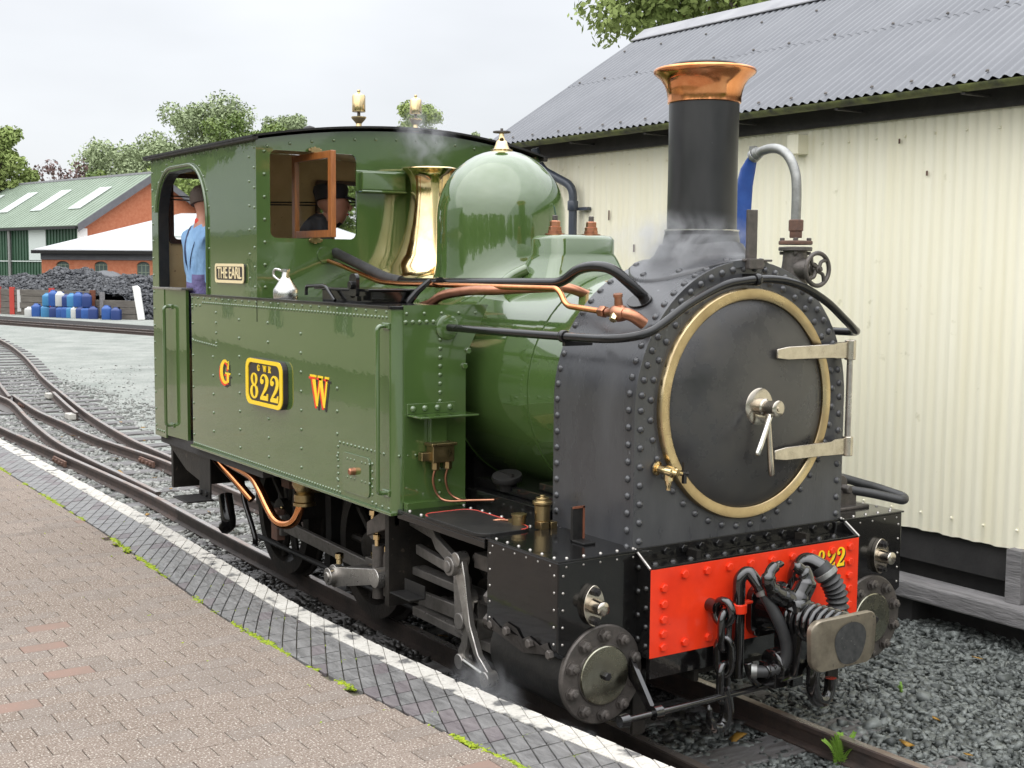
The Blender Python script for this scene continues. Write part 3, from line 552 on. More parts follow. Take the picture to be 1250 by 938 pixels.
fr = obj('cab_front', MB().prism([(-1.05, 1.80), (YR, 1.80)] + [(y, z - .012) for y, z in top], 'yz', CX - .012, CX, [rrect(-.965, -.410, 2.285, 2.79, .04), rrect(.33, .86, 2.285, 2.77, .04)]), 'green', L)
obj('cab_lining', MB().prism([(-1.03, 1.80), (YR - .02, 1.80)] + [(y * .98, z - .02) for y, z in top], 'yz', CX - .020, CX - .014, [rrect(-.975, -.400, 2.275, 2.80, .04), rrect(.32, .87, 2.275, 2.78, .04)]), 'cream', fr)
for s in (-1, 1):
    ym = -.6875 if s < 0 else .595; fm = MB(); x0, x1, z0, z1 = CX - .285, CX + .262, 2.29, 2.785
    fm.box(x0, x0 + .045, ym - .016, ym + .016, z0, z1).box(x1 - .045, x1, ym - .016, ym + .016, z0, z1).box(x0 + .045, x1 - .045, ym - .014, ym + .014, z0, z0 + .042).box(x0 + .045, x1 - .045, ym - .014, ym + .014, z1 - .042, z1)
    wf = obj('window_frame', fm, 'wood', fr, bev=.003)
    obj('pane', MB().box(x0 + .04, x1 - .04, ym - .002, ym + .002, z0 + .04, z1 - .04), 'glass', wf)
    for z in (2.275, 2.80): obj('window_pivot', MB().cbox((CX + .012, ym, z), (.014, .028, .014)).hexn((CX + .012, ym - .035, z), (1, 0, 0), .010, .012).hexn((CX + .012, ym + .035, z), (1, 0, 0), .010, .012).cyl((CX + .012, ym, z - .02), (CX + .012, ym, z + .02), .010, 8), 'brassold', wf, bev=.002)
obj('sight_box', MB().box(CX, CX + .055, -.40, -.10, 2.58, 2.69).box(CX, CX + .015, -.42, -.08, 2.57, 2.70).box(CX, CX + .065, -.405, -.095, 2.565, 2.58), 'green', fr, bev=.012)
obj('boiler_collar', MB().lathe([(BR + .05, 0), (BR + .05, .012), (BR + .005, .02)], (CX, 0, BZ), (1, 0, 0), 56).lathe([(.05, 0), (.05, .008), (.02, .01)], (CX, -.62, 2.19), (1, 0, 0), 20), 'green', fr, 40)
rf = [(y, zroof(y) + .004) for y in [-1.09 + i * (2.05 / 22) for i in range(23)]]
ro = obj('cab_roof', MB().prism(rf + [(y, z + .012) for y, z in reversed(rf)], 'yz', -4.99, -3.01), 'blackdull', L, 40)
for a, b, z in ((-1.085, -1.052, 2.838), (YR + .002, YR + .035, 2.815)): obj('roof_edge', MB().box(-4.99, -3.01, a, b, z, z + .028), 'sooty', ro, bev=.004)
obj('roof_lining', MB().prism([(y * .93, zroof(y) - .02) for y, _ in rf] + [(y * .93, zroof(y) - .014) for y, _ in reversed(rf)], 'yz', -4.90, CX - .03), 'cream', ro, 40)
obj('roof_vent', MB().lathe([(.05, 0), (.05, .07), (.06, .075), (.06, .085), (.035, .12), (0, .13)], (-4.35, -.12, 2.96), (0, 0, 1), 16), 'blackdull', ro, 40)
for x, y, k in ((-3.30, -.27, .75), (-3.09, .015, .66)):
    z = 2.955; KS = lambda pr: [(r_ * k, h * k) for r_, h in pr]
    w_ = obj('whistle', MB().lathe(KS([(.032, 0), (.028, .02), (.024, .03), (.024, .065), (.03, .072), (.055, .10), (.062, .112), (.062, .12), (.02, .122)]), (x, y, z), (0, 0, 1), 24), 'brass', L, 40)
    obj('whistle_stem', MB().cyl((x, y, z + .12 * k), (x, y, z + .165 * k), .014 * k, 10), 'iron', w_, 40)
    obj('whistle_bell', MB().lathe(KS([(.045, .160), (.055, .160), (.056, .165), (.055, .285), (.05, .297), (.02, .312), (.012, .318), (.014, .33), (.012, .34), (0, .342)]), (x, y, z), (0, 0, 1), 28), 'brass', w_, 40)
wins = [rrect(-.92, -.28, 2.285, 2.74, .03), rrect(.20, .84, 2.285, 2.74, .03)]
re_ = obj('cab_rear', MB().prism([(-1.035, .93), (YR - .012, .93)] + [(y * .985, z - .02) for y, z in top], 'yz', -4.93, -4.92, wins), 'cream', L)
for y0, y1 in ((-.92, -.28), (.20, .84)):
    rw = obj('window_frame', MB().prism(rrect(y0 - .015, y1 + .015, 2.268, 2.757, .03), 'yz', -4.918, -4.90, [rrect(y0 + .018, y1 - .018, 2.30, 2.725, .03)]), 'darkbrown', re_)
    obj('pane', MB().box(-4.926, -4.922, y0 + .0, y1 - .0, 2.29, 2.735), 'glass', rw)
obj('cab_floor', MB().box(-4.90, -3.07, -1.02, YR - .03, .88, .95), 'timberdark', L)
bh = obj('backhead', MB().lathe([(.54, -.02), (.54, -.30), (.50, -.33), (0, -.34)], (CX, 0, BZ - .05), (1, 0, 0), 32).box(-3.4, CX - .02, -.5, .5, .95, 1.5), 'blackdull', L, 40)  # plain dark drum and box for the backhead, added to block light
obj('water_gauge', MB().box(-3.46, -3.42, -.22, -.18, 1.8, 2.12).box(-3.46, -3.42, .18, .22, 1.8, 2.12).cyl((-3.45, -.3, 2.18), (-3.45, .3, 2.18), .02, 8), 'brassold', bh)
obj('regulator_handle', MB().tube(spline([(-3.45, -.05, 1.95), (-3.5, -.2, 2.1), (-3.5, -.38, 2.32)], 5), .014, 8).cyl((-3.5, -.36, 2.29), (-3.5, -.40, 2.36), .022, 8), 'nickel', bh, 50)
obj('whistle_cord', MB().tube([(-4.88, -.95, 2.60), (-3.9, -.62, 2.53), (-3.1, .3, 2.53)], .005, 6).tube([(-4.88, -.95, 2.575), (-3.9, -.62, 2.515), (-3.1, .3, 2.5)], .005, 6), 'blackpaint', re_)

# frames, buffer beam and front end
fm = MB()
for s in (-1, 1): fm.box(-4.85, -.04, s * .325 - .012, s * .325 + .012, .38, .945)
fm.box(-1.64, -1.60, -.97, .97, .44, .945).box(-4.90, -4.86, -.95, .95, .55, .94).box(-2.5, -2.46, -.6, .6, .5, .95).box(-3.6, -3.56, -.6, .6, .5, .95).box(-.62, -.60, -.6, .6, .40, .95)
fm.prism([(-4.93, .925), (-4.18, .925), (-4.18, .70), (-4.45, .74)], 'xz', -1.0, -.985).prism([(-4.93, .925), (-4.18, .925), (-4.18, .70), (-4.45, .74)], 'xz', .985, 1.0)
fm.box(-4.9, -1.40, -1.0, 1.0, .925, .938)
frm = obj('main_frame', fm, 'sooty', L)
beam = obj('buffer_beam', MB().box(-.03, 0, -.618, .618, .534, .904), 'red', L, bev=.002)
bs = [((0, -.55, z), (1, 0, 0)) for z in (.823, .755, .69, .63, .574)] + [((0, .557, z), (1, 0, 0)) for z in (.868, .80, .735, .675, .60)]
bs += [((0, -.44 + .1255 * k, .868 - .0005 * k), (1, 0, 0)) for k in range(8)] + [((0, y, .578), (1, 0, 0)) for y in (-.433, -.30, -.165, -.05, .18, .30, .43)]
bs += [((0, -.165, .60), (1, 0, 0)), ((0, .10, .60), (1, 0, 0))]
copies('bolt', bolt_me, 'red', beam, bs)
num = obj('numerals', glyphs('822', .345, .785, .088, .095, .062, on_beam, .0012, .0008), 'yellow', beam)
obj('numeral_shade', glyphs('822', .353, .778, .088, .095, .062, on_beam, .0003, .0005), 'blackpaint', num)
ang = obj('beam_angle', MB().box(XS - .01, 0, -.60, .60, .904, .914).box(XS, XS + .012, -.60, .60, .914, .972).box(-.012, .0005, -.612, .612, .905, .9145), 'black', L, bev=.002)
copies('bolt', bolt_me, 'black', ang, [((XS + .012, -.55 + .098 * k, .946), (1, 0, 0)) for k in range(12)])
copies('rivet', riv_me, 'black', ang, [((-.045, -.56 + .096 * k, .914), (0, 0, 1)) for k in range(12)])
for s in (-1, 1):
    gp = obj('beam_gusset', MB().prism([(-.002, .53), (-.002, .905), (-.10, .968), (-.10, .53)], 'xz', min(s * .619, s * .607), max(s * .619, s * .607)), 'black', L, bev=.002)
    obj('gusset_highlight', MB().tube([(-.002, s * .62, .908), (-.102, s * .62, .972)], .006, 8), 'steel', gp)  # pale steel strip standing in for the highlight along the gusset edge
    copies('rivet', riv_me, 'black', gp, [((-.03, s * .619, z), (0, s, 0)) for z in (.58, .66, .74, .82)] + [((-.08, s * .619, z), (0, s, 0)) for z in (.60, .70, .80, .90)])
# cylinders
cone_nut = 0
for s in (-1, 1):
    lo, hi = lambda a, b: min(s * a, s * b), lambda a, b: max(s * a, s * b)
    ck = obj('cylinder_casing', MB().prism([(s * .56, .40), (s * .56, .966), (s * 1.02, .966), (s * 1.02, .60), (s * .985, .58), (s * .95, .50)] if s < 0 else [(s * .95, .50), (s * .985, .58), (s * 1.02, .60), (s * 1.02, .966), (s * .56, .966), (s * .56, .40)], 'yz', -.615, -.09), 'black', L, bev=.006)
    obj('casing_top', MB().box(-.62, -.082, lo(.60, 1.026), hi(.60, 1.026), .966, .974), 'black', ck, bev=.002)
    rvb = MB()
    for k in range(6): rvb.rivet((-.57 + k * .085, s * 1.0, .974), (0, 0, 1), .008); rvb.rivet((-.57 + k * .085, s * 1.02, .945), (0, s, 0), .0055)
    for k in range(5): rvb.rivet((-.115, s * (.96 - k * .085), .974), (0, 0, 1), .008); rvb.rivet((-.09, s * (.98 - k * .085), .945), (1, 0, 0), .0055)
    for k in range(5): rvb.rivet((-.59, s * 1.02, .63 + .07 * k), (0, s, 0), .0065); rvb.rivet((-.115, s * 1.02, .63 + .07 * k), (0, s, 0), .0065); rvb.rivet((-.09, s * .995, .63 + .07 * k), (1, 0, 0), .0065)
    obj('rivets', rvb, 'steel', ck, 60, kind='stuff')
    cy = obj('cylinder', MB().lathe([(.17, -.64), (.19, -.63), (.19, -.12), (.198, -.118), (.198, -.10)], (0, s * .80, .48), (1, 0, 0), 44), 'blackdull', L, 40)
    cv = obj('cylinder_cover', MB().lathe([(.205, -.10), (.206, -.095), (.206, -.082), (.200, -.076), (.128, -.074), (.126, -.068), (.12, -.068)], (0, s * .80, .48), (1, 0, 0), 56), 'iron', cy, 40)
    obj('polished_disc', MB().lathe([(.122, -.07), (.122, -.063), (.118, -.060), (0, -.058)], (0, s * .80, .48), (1, 0, 0), 48), 'paleplate', cv, 30)
    copies('nut', nut_me, 'iron', cv, [((-.075, s * .80 + .165 * math.cos(R(a)), .48 + .165 * math.sin(R(a))), (1, 0, 0)) for a in range(18, 360, 36)])
    obj('centre_nut', MB().hexn((-.058, s * .80, .48), (1, 0, 0), .018, .022), 'blackpaint', cv)
    vb = obj('valve_cover', MB().prism([(s * .855 + .052 * math.cos(R(a)) * (.7 + .3 * abs(math.cos(R(a)))), .775 + .085 * math.sin(R(a))) for a in range(0, 360, 12)], 'yz', -.09, -.066).lathe([(.032, -.066), (.03, -.03), (.03, -.005), (.024, 0), (.01, .002)], (0, s * .855, .775), (1, 0, 0), 20), 'nickel', ck, 35, bev=.002)
    for dz in (-.06, .06): obj('cover_nut', MB().lathe([(.019, -.066), (.019, -.046), (.010, -.044), (.010, -.035)], (0, s * .855, .775 + dz), (1, 0, 0), 6), 'blackpaint', vb)
tb = obj('torn_lagging', MB().add([(-.60, -1.024, .59), (-.57, -1.026, .635), (-.53, -1.027, .615), (-.49, -1.026, .605), (-.45, -1.026, .645), (-.37, -1.028, .635), (-.33, -1.026, .60), (-.28, -1.026, .625), (-.20, -1.027, .605), (-.15, -1.026, .63), (-.12, -1.024, .585), (-.36, -1.0, .53)], [(0, 1, 2, 3, 11), (3, 4, 5, 6, 11), (6, 7, 8, 11), (8, 9, 10, 11)]), 'lagging', L)
copies('hex_nut', MB().hexn((0, 0, 0), (0, 0, 1), .02, .02).mesh('hex_nut'), 'iron', tb, [((-.58, -1.01, .60), (0, -1, 0)), ((-.43, -1.03, .61), (0, -1, 0)), ((-.26, -1.03, .60), (0, -1, 0)), ((-.13, -1.02, .585), (0, -1, 0))])
# running plate, top fittings in front of the tank
rp = obj('running_plate', MB().box(-1.40, -.62, -1.03, -.60, .955, .968).box(-1.40, -.62, -1.03, -1.02, .925, .955), 'black', L, bev=.002)
obj('running_plate', MB().box(-1.40, -.62, .60, 1.03, .955, .968), 'black', L, bev=.002)
copies('rivet', MB().rivet((0, 0, 0), (0, 0, 1), .010, 6).mesh('rivet', 60), 'steel', rp, [((-1.33 + .085 * k, -.70 - .012 * (k % 2), .968), (0, 0, 1)) for k in range(9)] + [((-1.33 + .11 * k, -1.0, .968), (0, 0, 1)) for k in range(3)])
obj('step_cover', MB().prism(rrect(-1.17, -.628, -1.04, -.76, .07), 'xy', .968, .985), 'blackdull', rp, bev=.004)
obj('step_edge', MB().tube([(p, q, .985) for p, q in rrect(-1.165, -.632, -1.035, -.765, .066)][:18], .003, 6), 'redpost', rp)
obj('motion_cover', MB().box(-1.44, -.72, -.62, -.30, .95, 1.035).box(-1.44, -.72, -.56, -.30, 1.035, 1.08).box(-.95, -.75, -.52, -.35, 1.08, 1.12), 'black', L, bev=.006)
fc = obj('filler_cap', MB().lathe([(.045, -.02), (.045, .02), (.072, .026), (.076, .04), (.072, .052), (.02, .056), (0, .056)], (-1.17, -.55, 1.08), (.15, -.2, 1), 28).cbox((-1.165, -.56, 1.135), (.055, .007, .008)), 'blackdull', L, 40)
ob = MB().lathe([(.034, 0), (.036, .07), (.044, .075), (.044, .088), (.03, .09), (.03, .104), (.012, .105), (.012, .115)], (-.66, -.70, .972 + .035), (0, 0, 1), 24).box(-.67, -.62, -.735, -.69, .972, 1.007).box(-.66, -.62, -.68, -.645, .972, 1.003)
lb = obj('oil_pot', ob, 'brassold', L, 40, bev=.002)
obj('oil_pot', MB().lathe([(.032, 0), (.032, .05), (.036, .052), (.036, .06), (.028, .062)], (-.735, -.775, .972), (0, 0, 1), 20).box(-.80, -.765, -.79, -.77, .985, 1.0), 'brassold', L, 40)
for p_ in ([(-.80, -.78, .99), (-.86, -.80, .985), (-.88, -.84, .975)],): obj('oil_pipe', MB().tube(spline(p_, 5), .007, 8), 'copperold', lb, 60)
st = obj('lamp_bracket', MB().box(-.36, -.345, -.765, -.705, .974, 1.125).box(-.36, -.26, -.765, -.705, .974, .984), 'blackdull', L, bev=.003)
obj('worn_edge', MB().box(-.344, -.340, -.712, -.703, .985, 1.126).box(-.344, -.340, -.766, -.703, 1.117, 1.1265), 'rustpost', st)
# the far cylinder's fittings
vm = MB().cbox((-.36, .80, 1.02), (.09, .10, .045)).lathe([(.05, -.05), (.05, .05)], (-.36, .83, 1.085), (1, 0, 0), 16).hexn((-.29, .82, 1.07), (1, 0, 0), .024, .05).cbox((-.36, .80, .98), (.13, .15, .008))
obj('relief_valve', vm, 'iron', L, 40, bev=.005)
obj('drain_pipe', MB().tube(fillet([(-.42, .80, 1.12), (-.36, .86, 1.115), (-.26, 1.05, 1.055), (-.16, 1.12, 1.02), (-.13, 1.08, 1.01), (-.23, .95, 1.045), (-.30, .86, 1.06)], .05), .022, 12), 'rubber', L, 60)

# wheels, rods and motion
obj('ashpan', MB().prism([(-3.55, .93), (-3.45, .24), (-1.95, .24), (-1.75, .93)], 'xz', -.30, .30), 'blackdull', L)
for s in (-1, 1):
    for x in (-2.05, -3.36): obj('brake_block', MB().prism([(x - .05, .22), (x + .03, .22), (x + .06, .45), (x + .05, .68), (x - .03, .68), (x - .02, .45)], 'xz', min(s * .39, s * .47), max(s * .39, s * .47)).cyl((x, s * .43, .66), (x, s * .43, .93), .022, 8), 'blackdull', L, 40)
    for x in (-1.42, -2.72, -4.02): obj('leaf_spring', MB().prism([(x - .42, .86), (x + .42, .86), (x + .42, .84), (x + .12, .76), (x - .12, .76), (x - .42, .84)], 'xz', min(s * .30, s * .22), max(s * .30, s * .22)), 'blackdull', L)
    obj('brake_rod', MB().cyl((-4.3, s * .55, .26), (-1.9, s * .55, .26), .018, 8), 'blackdull', L)
def wheel(x, s):
    mb = MB().lathe([(.34, -.055), (.355, -.06), (.45, -.058), (.45, -.035), (.42, -.028), (.418, .058), (.34, .06), (.34, -.055)], (x, s * .43, .47), (0, s, 0), 48, False).lathe([(.09, -.06), (.09, .08), (.07, .085), (.04, .085)], (x, s * .43, .47), (0, s, 0), 24)
    wh = obj('wheel', mb, 'sooty', L, 40); sp_ = MB()
    for k in range(10):
        a = 2 * PI * k / 10; sp_.tube([(x + .08 * math.cos(a), s * .43, .47 + .08 * math.sin(a)), (x + .35 * math.cos(a), s * .43, .47 + .35 * math.sin(a))], [.032, .024], 8)
    obj('spokes', sp_, 'sooty', wh, 40)
for x in (-1.42, -2.72, -4.02):
    for s in (-1, 1): wheel(x, s)
    obj('axle', MB().cyl((x, -.42, .47), (x, .42, .47), .06, 12), 'sooty', L)
def bar(mb, pts, w, h):
    """flat bar through points; w across y, h in height"""
    return mb.sweep([(-w / 2, -h / 2), (w / 2, -h / 2), (w / 2, h / 2), (-w / 2, h / 2)], pts)
for s in (-1, 1):
    mb = bar(MB(), [(-3.60, s * .655, .468), (-2.34, s * .655, .43), (-1.14, s * .655, .40)], .03, .075)
    for x, z in ((-3.64, .468), (-2.36, .435), (-1.12, .40)): mb.cbox((x, s * .655, z), (.055, .032, .065)).cyl((x, s * .60, z), (x, s * .70, z), .036, 14)
    cr0 = obj('coupling_rod', mb, 'rod', L, 40, bev=.004)
    for x, z in ((-3.64, .468), (-2.36, .435)): obj('oil_cup', MB().lathe([(.016, .06), (.016, .075), (.022, .078), (.022, .10), (.012, .105), (.012, .115)], (x, s * .655, z), (0, 0, 1), 12), 'brass', cr0, 40)
    obj('crank_axlebox', MB().cbox((-3.66, s * .675, .468), (.045, .03, .10)), 'rust', cr0, bev=.006)
    cn = bar(MB(), [(-2.30, s * .76, .43), (-1.08, s * .80, .48)], .03, .07).cyl((-2.32, s * .66, .43), (-2.32, s * .90, .43), .05, 16)
    obj('connecting_rod', cn, 'rod', L, 40, bev=.004)
    rc = MB().prism([(-2.235 + .062 * math.cos(R(a)), .462 + .062 * math.sin(R(a))) for a in range(60, 320, 20)] + [(-1.74, .52), (-1.74, .60)], 'xz', min(s * .93, s * .97), max(s * .93, s * .97)).cyl((-2.235, s * .91, .462), (-2.235, s * 1.005, .462), .048, 18).cyl((-2.235, s * 1.0, .462), (-2.235, s * 1.012, .462), .026, 12).cyl((-1.715, s * .90, .56), (-1.715, s * .995, .56), .05, 18)
    rk = obj('return_crank', rc, 'steel', L, 40, bev=.003)
    obj('oil_cup', MB().lathe([(.018, .06), (.018, .085), (.024, .09), (.024, .115), (.012, .12)], (-2.20, s * .95, .475), (0, 0, 1), 12), 'brass', rk, 40)
    lk = MB().prism([(-1.80, .44), (-1.66, .44), (-1.63, .60), (-1.68, .68), (-1.62, .80), (-1.60, .93), (-1.66, .93), (-1.74, .78), (-1.80, .64)], 'xz', min(s * .86, s * .90), max(s * .86, s * .90)).cyl((-1.86, s * .93, .775), (-1.86, s * .80, .775), .05, 14).prism([(-1.90, .74), (-1.60, .84), (-1.60, .94), (-1.72, .90), (-1.9, .81)], 'xz', min(s * .91, s * .94), max(s * .91, s * .94)).cyl((-1.84, s * .90, .42), (-1.84, s * .90, .70), .035, 12)
    vk = obj('valve_link', lk, 'iron', L, 40, bev=.004)
    for x, z in ((-1.86, .82), (-1.82, .70), (-1.70, .66)): obj('oil_cup', MB().lathe([(.014, 0), (.014, .03), (.022, .034), (.022, .058), (.011, .064), (.011, .075)], (x, s * .92, z), (0, 0, 1), 12), 'brass', vk, 40)
    sbm = bar(MB(), [(-1.60, s * .80, .605), (-.62, s * .80, .600)], .075, .04); bar(sbm, [(-1.60, s * .80, .40), (-.62, s * .80, .385)], .075, .045)
    obj('slide_bar', sbm, 'rod', L, bev=.004)
    obj('piston_rod', MB().cyl((-1.1, s * .80, .485), (-.62, s * .80, .485), .028, 14), 'bright', L, 50)
    ra = bar(MB(), [(-1.60, s * .84, .868), (-1.36, s * .85, .845), (-1.26, s * .885, .815), (-1.0, s * .93, .765)], .03, .062)
    obj('radius_rod', ra.cyl((-1.0, s * .90, .765), (-1.0, s * .985, .765), .046, 18).cyl((-1.0, s * .98, .765), (-1.0, s * .993, .765), .028, 14), 'rod', L, 40, bev=.004)
    xh = MB().cbox((-1.05, s * .80, .50), (.10, .055, .10)); xh.prism([(-1.10, .72), (-1.04, .735), (-.985, .70), (-.985, .56), (-.93, .52), (-1.0, .42), (-1.08, .44)], 'xz', min(s * .865, s * .90), max(s * .865, s * .90)); bar(xh, [(-1.55, s * .83, .725), (-1.07, s * .87, .70)], .03, .05)
    xk = obj('crosshead', xh.cyl((-1.0, s * .88, .50), (-1.0, s * .93, .50), .04, 14), 'rod', L, 40, bev=.004)
    obj('oil_cup', MB().lathe([(.014, 0), (.014, .03), (.022, .034), (.022, .055), (.011, .06)], (-1.0, s * .90, .70), (0, 0, 1), 12), 'brass', xk, 40)
    def leverbar(name, pts, ws):
        mb = MB(); vs = []
        for (x, z, y), w in zip(pts, ws): vs += [(x - w, s * (y - .015), z), (x - w, s * (y + .015), z), (x + w, s * (y + .015), z), (x + w, s * (y - .015), z)]
        k = len(pts); mb.add(vs, [(4 * i + j, 4 * i + (j + 1) % 4, 4 * i + 4 + (j + 1) % 4, 4 * i + 4 + j) for i in range(k - 1) for j in range(4)] + [(3, 2, 1, 0), tuple(4 * k - 4 + j for j in range(4))])
        for x, z, y in (pts[0], pts[-1]): mb.cyl((x, s * (y - .03), z), (x, s * (y + .03), z), .036, 16)
        return obj(name, mb, 'steel', L, 40, bev=.004)
    la = leverbar('combination_lever', [(-.965, .80, .94), (-.945, .72, .94), (-.915, .62, .94), (-.885, .52, .94), (-.80, .40, .945), (-.715, .345, .95), (-.70, .315, .95)], [.036, .04, .030, .024, .020, .032, .036])
    leverbar('union_lever', [(-.955, .62, .90), (-.965, .56, .90), (-.97, .46, .90), (-.975, .40, .90), (-1.0, .36, .90), (-1.0, .31, .90)], [.034, .030, .026, .024, .026, .034])
    obj('union_link', MB().cyl((-1.0, s * .90, .315), (-.70, s * .95, .315), .024, 12), 'bright', la, 50)
    obj('valve_spindle', MB().cyl((-.96, s * .86, .80), (-.62, s * .86, .80), .022, 12).cbox((-.86, s * .86, .80), (.06, .035, .035)).lathe([(.05, 0), (.05, .05)], (-.68, s * .86, .80), (1, 0, 0), 14).lathe([(.045, 0), (.045, .03)], (-.66, s * .80, .49), (1, 0, 0), 14), 'iron', L, 40, bev=.003)
for i, z in enumerate((.70, .60)): obj('gland_nut', MB().hexn((-.66, -.98, z), (1, 0, 0), .03, .045), 'iron', L)
obj('small_step', MB().box(-1.50, -1.30, -1.02, -.93, .535, .543).box(-1.50, -1.30, -.937, -.93, .543, .60), 'blackdull', L, bev=.002)
stp = obj('cab_step', MB().box(-4.20, -3.93, -1.18, -1.0, .605, .615).box(-4.17, -3.97, -1.01, -1.0, .60, .945).box(-4.17, -3.97, -1.014, -1.01, .60, .66), 'blackdull', L, bev=.002)
copies('bolt', bolt_me, 'blackdull', stp, [((-4.12, -1.014, .64), (0, -1, 0)), ((-4.02, -1.014, .64), (0, -1, 0))])
obj('brake_lever', MB().tube(spline([(-4.0, -.78, .72), (-3.92, -.80, .60), (-3.80, -.80, .46), (-3.74, -.80, .38), (-3.74, -.80, .33)], 5), [.018] * 20 + [.024], 8).tube(spline([(-4.12, -.85, .60), (-4.06, -.86, .50), (-4.04, -.86, .43), (-4.10, -.86, .39)], 5), .05, 8), 'black', L, 50)
ip = spline([(-3.78, -.80, .62), (-3.92, -.88, .76), (-4.02, -.95, .868), (-3.96, -.97, .90), (-3.70, -.96, .87), (-3.42, -.95, .835), (-3.30, -.95, .78), (-3.16, -.95, .68), (-3.05, -.95, .625), (-2.95, -.94, .615), (-2.86, -.92, .645), (-2.82, -.90, .72), (-2.82, -.88, .80)], 6)
obj('injector_pipe', MB().tube(ip, .027, 14), 'copper', L, 60)
ij = MB().lathe([(.05, 0), (.06, .01), (.06, .05), (.045, .06), (.07, .10), (.07, .17)], (-2.82, -.87, .76), (0, 0, 1), 18).lathe([(.06, 0), (.07, .02), (.07, .12), (.05, .14), (.05, .24)], (-2.95, -.80, .88), (1, -.1, 0), 18).lathe([(.066, 0), (.066, .018)], (-2.82, -.87, .745), (0, 0, 1), 18)
obj('injector', ij, 'brassold', L, 40)
obj('spring', MB().box(-3.5, -3.38, -.72, -.66, .74, .86), 'rust', L, bev=.004)

# coupling and pipes in front of the beam
cpn = MB()
cpn.box(0, .02, -.09, .19, .535, .79)
hsg = obj('coupler_base', MB().prism(rrect(-.085, .145, .545, .775, .06), 'yz', 0, .035).lathe([(.10, .03), (.085, .06), (.072, .13), (.072, .22)], (0, .03, .66), (1, 0, 0), 28), 'blackgloss', L, 40, bev=.012)
copies('bolt', bolt_me, 'blackgloss', hsg, [((.035, y, z), (1, 0, 0)) for y in (-.06, .12) for z in (.575, .745)])
blk = MB().prism([(.13, .40), (.25, .42), (.27, .55), (.265, .72), (.255, .75), (.17, .765), (.12, .72), (.115, .55)], 'xz', -.035, .05)
cb_ = obj('coupler_body', blk, 'blackgloss', L, 35, bev=.014)
hk = MB().tube(spline([(.19, -.0, .735), (.185, -.045, .755), (.18, -.10, .785), (.175, -.128, .83), (.17, -.112, .872), (.165, -.07, .893), (.16, -.035, .892)], 6), [.044] * 8 + [.038] * 7 + [.032] * 7 + [.024] * 7 + [.016] * 5 + [.010] * 3, 12)
hk.tube(spline([(.20, .0, .69), (.205, .03, .755), (.21, .055, .805), (.20, .055, .845), (.19, .03, .872), (.18, .005, .882)], 6), [.05] * 7 + [.045] * 7 + [.036] * 7 + [.026] * 6 + [.018] * 4, 12)
obj('coupling_hook', hk, 'blackgloss', cb_, 60)
spg = MB(); pts = []
for i in range(8 * 14 + 1):
    a = 2 * PI * i / 14; pts.append((.17 + .28 * i / 112, .035 + .072 * math.cos(a), .655 + .072 * math.sin(a)))
obj('buffer_spring', MB().tube(pts, .015, 8), 'blackgloss', L, 60)
obj('buffer_stem', MB().cyl((.2, .035, .655), (.46, .035, .655), .05, 18).lathe([(.085, 0), (.085, .015)], (.225, .035, .655), (1, 0, 0), 24), 'blackgloss', L, 50)
bh_ = MB(); ring = [(p * (1 - 1.1 * max(0, -q - .03)), q) for p, q in rrect(-.192, .192, -.112, .10, .05, 6)]; K = len(ring); vs = []
bfx = lambda p: .479 - .30 * p * p
for k, (sc_, xx) in enumerate(((1, -.026), (1, -.005), (.97, 0), (.8, 0), (.6, 0), (.4, 0), (.2, 0), (.03, 0))):
    vs += [(bfx(p * sc_) + xx, p * sc_ + .015, q * sc_ + .632) for p, q in ring]
bh_.add(vs, [(i * K + j, i * K + (j + 1) % K, (i + 1) * K + (j + 1) % K, (i + 1) * K + j) for i in range(7) for j in range(K)] + [tuple(range(K)), tuple(7 * K + j for j in range(K))])
bf = obj('buffer_head', bh_, 'wornsteel', L, 40)
D('grease', (.020, .021, .022), .45, var=(.05, .05, .05), vs=40, spots=[((.35, .34, .32), 120, .70)])
gp_ = [(.025 + .092 * math.cos(R(a)) * (1 + .07 * math.sin(3 * R(a))), -.012 + .092 * math.sin(R(a)) * (1 + .06 * math.cos(2 * R(a)))) for a in range(0, 360, 10)]
vs = []
for sc_ in (1, .75, .5, .25, .02): vs += [(bfx(p * sc_) + .0016, p * sc_ + .015, q * sc_ + .632) for p, q in gp_]
obj('grease_patch', MB().add(vs, [(i * 36 + j, i * 36 + (j + 1) % 36, (i + 1) * 36 + (j + 1) % 36, (i + 1) * 36 + j) for i in range(4) for j in range(36)]), 'grease', bf, 60)
def torus(mb, c, ax1, ax2, a, b, r, n=22, frac=1.0):
    c, ax1, ax2 = Vector(c), Vector(ax1).normalized(), Vector(ax2).normalized()
    if frac >= 1: return mb.tube([c + ax1 * a * math.cos(2 * PI * i / n) + ax2 * b * math.sin(2 * PI * i / n) for i in range(n)], r, 8, closed=True)
